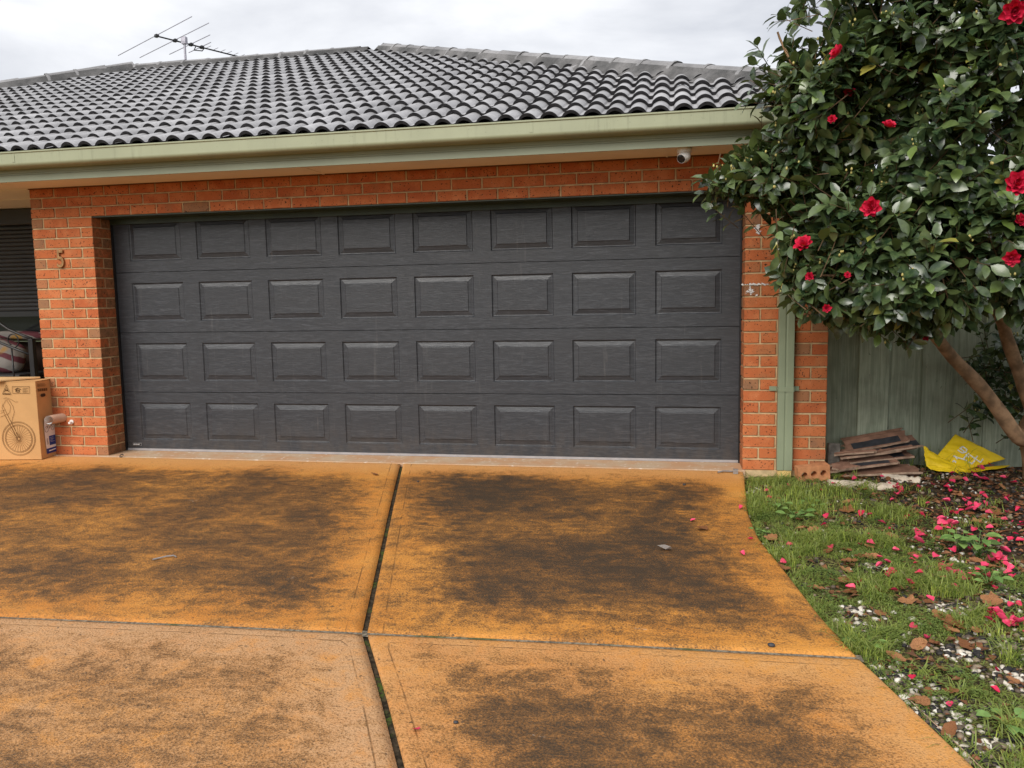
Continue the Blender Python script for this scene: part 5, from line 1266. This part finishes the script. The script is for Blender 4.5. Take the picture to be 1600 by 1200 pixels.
q = at_drive(586, 743); tag(link('dead_leaf', DM[2], None, (q[0], q[1], q[2]+.010), (.2,.1,1.3), (.07,.07,.07)), 'rust brown dead leaf on the drive near the door', 'leaf')
# broad leaved weed
def weed(name, px, py, n, size, h, label, seed):
    r_ = random.Random(seed); q = at_lawn(px, py); root = empty(name, tuple(q), label, 'weed'); st = MB()
    for k in range(n):
        a = 2.4*k+r_.uniform(-.3,.3); hh = h*r_.uniform(.5,1.1); ln_ = size*r_.uniform(.75,1.2)
        b = np.array([q[0]+math.cos(a)*.035*r_.uniform(.5,1.8), q[1]+math.sin(a)*.035*r_.uniform(.5,1.8), q[2]+hh])
        st.tube([tuple(q), tuple((np.array(q)+b)/2+np.array([0,0,.01])), tuple(b)], [.0025,.002,.0015], 4)
        V_ = LT.copy(); V_[:,0] *= 1.35; V_[:,2] -= .15*V_[:,1]**2
        F_ = frame(np.array([math.cos(a), math.sin(a), r_.uniform(-.1,.35)]), np.array([0,-.25,1.0])); me = mesh_np('leaf', (ln_*(V_@F_))[None], LF, M['leaf_young'], np.array([r_.uniform(.1,.9)])); link('leaf', me, root, tuple(b))
    st.build('stem', M['leaf_young'], root, smooth=True, attr=True)
weed('broadleaf_weed', 1528, 872, 11, .075, .13, 'broad leaved bright green weed standing among the fallen petals', 1)
weed('broadleaf_weed', 1545, 920, 7, .05, .07, 'smaller round leaved weed in front of the bright green weed', 2)
weed('broadleaf_weed', 1575, 1140, 8, .05, .05, 'light green weed at the lower right lawn corner', 3)
weed('broadleaf_weed', 1215, 795, 9, .05, .05, 'low round leaved weed at the lawn edge near the pier', 4)
weed('broadleaf_weed', 1243, 812, 9, .055, .06, 'round leaved weed in the upper lawn left of the oval leaf', 5)
weed('broadleaf_weed', 1265, 795, 7, .045, .05, 'small clump of round leaves just below the cored brick', 6)
weed('broadleaf_weed', 1500, 862, 8, .07, .10, 'broad leaved weed just left of the bright green weed', 7)
weed('broadleaf_weed', 1352, 1010, 7, .05, .03, 'pale grassy weed rosette near the driveway joint end', 8)
weed('broadleaf_weed', 1180, 838, 8, .04, .04, 'grey green weed overhanging the driveway edge', 9)
# ------------------------------------------------------------------ bits on the driveway
q = at_drive(1040, 861); mb = MB(); r_ = random.Random(3); k = 7
mb.add([(0,0,.008)]+[(.045*math.cos(2*math.pi*i/k)*r_.uniform(.6,1.2), .03*math.sin(2*math.pi*i/k)*r_.uniform(.6,1.2), r_.uniform(.0,.05)) for i in range(k)], [(0,1+i,1+(i+1)%k) for i in range(k)])
o = mb.build('paper_scrap', M['paper']); o.location = (q[0], q[1], q[2]+.002); tag(o, 'torn white paper scrap on the dark stained slab', 'paper')
for px, py, s_, lb in ((1205,1010,.013,'smooth black pebble on the driveway joint'), (712,1130,.008,'small black pebble on the near right slab'), (1069,758,.010,'grey pebble on the drive near the right pier'), (653,753,.008,'dark chip on the drive right of the joint')):
    q = at_drive(px, py); bm = bmesh.new(); bmesh.ops.create_icosphere(bm, subdivisions=2, radius=s_)
    for v in bm.verts: v.co = Vector((v.co.x*1.2, v.co.y*.9, v.co.z*.7))*(1+.15*mnoise.noise(v.co*60))
    me = bpy.data.meshes.new('pebble'); bm.to_mesh(me); bm.free(); me.materials.append(M['tile_face']); me.polygons.foreach_set('use_smooth',[True]*len(me.polygons)); tag(link('pebble', me, None, (q[0], q[1], q[2]+s_*.5)), lb, 'pebble')
q = at_drive(1132, 739); br = empty('steel_bracket', tuple(q), 'small rusty steel bracket lying at the foot of the right pier', 'bracket')
mb = MB(); mb.tube([(q[0]-.05, q[1]-.02, q[2]+.008), (q[0]-.01, q[1], q[2]+.014), (q[0]+.06, q[1]+.015, q[2]+.010)], .006, 8); mb.build('rod', M['steel'], br)
mb = MB(); mb.box(q[0]+.06, q[0]+.095, q[1]-.03, q[1]-.005, q[2]+.001, q[2]+.035); mb.build('plate', M['steel'], br)
q = at_drive(190, 714); mb = MB(); mb.tube([(q[0]+.014*math.cos(t), q[1]+.014*math.sin(t)*.8, q[2]+.012+.010*math.sin(t)) for t in np.linspace(0,5.8,18)], .004, 6); o = mb.build('metal_ring', M['black_metal']); tag(o, 'small dark metal ring at the foot of the left pier', 'ring')
q = at_drive(260, 872); mb = MB(); mb.tube([(q[0]-.05, q[1]-.05, q[2]+.006), (q[0], q[1], q[2]+.010), (q[0]+.03, q[1]+.025, q[2]+.008), (q[0]+.055, q[1]+.01, q[2]+.006)], .004, 6); o = mb.build('wire_hook', M['steel']); tag(o, 'bent wire hook lying on the stained left slab', 'wire')
# thin edging string along the lawn
pts = [(Ex(y)+.035, y, lawn_z(Ex(y)+.035, y)+.012) for y in np.linspace(-4.6,-3.2,20)]
mb = MB(); mb.tube(pts, .0017, 6); o = mb.build('edging_cord', M['paper_back']); tag(o, 'thin pale cord along the lower driveway edge', 'cord')
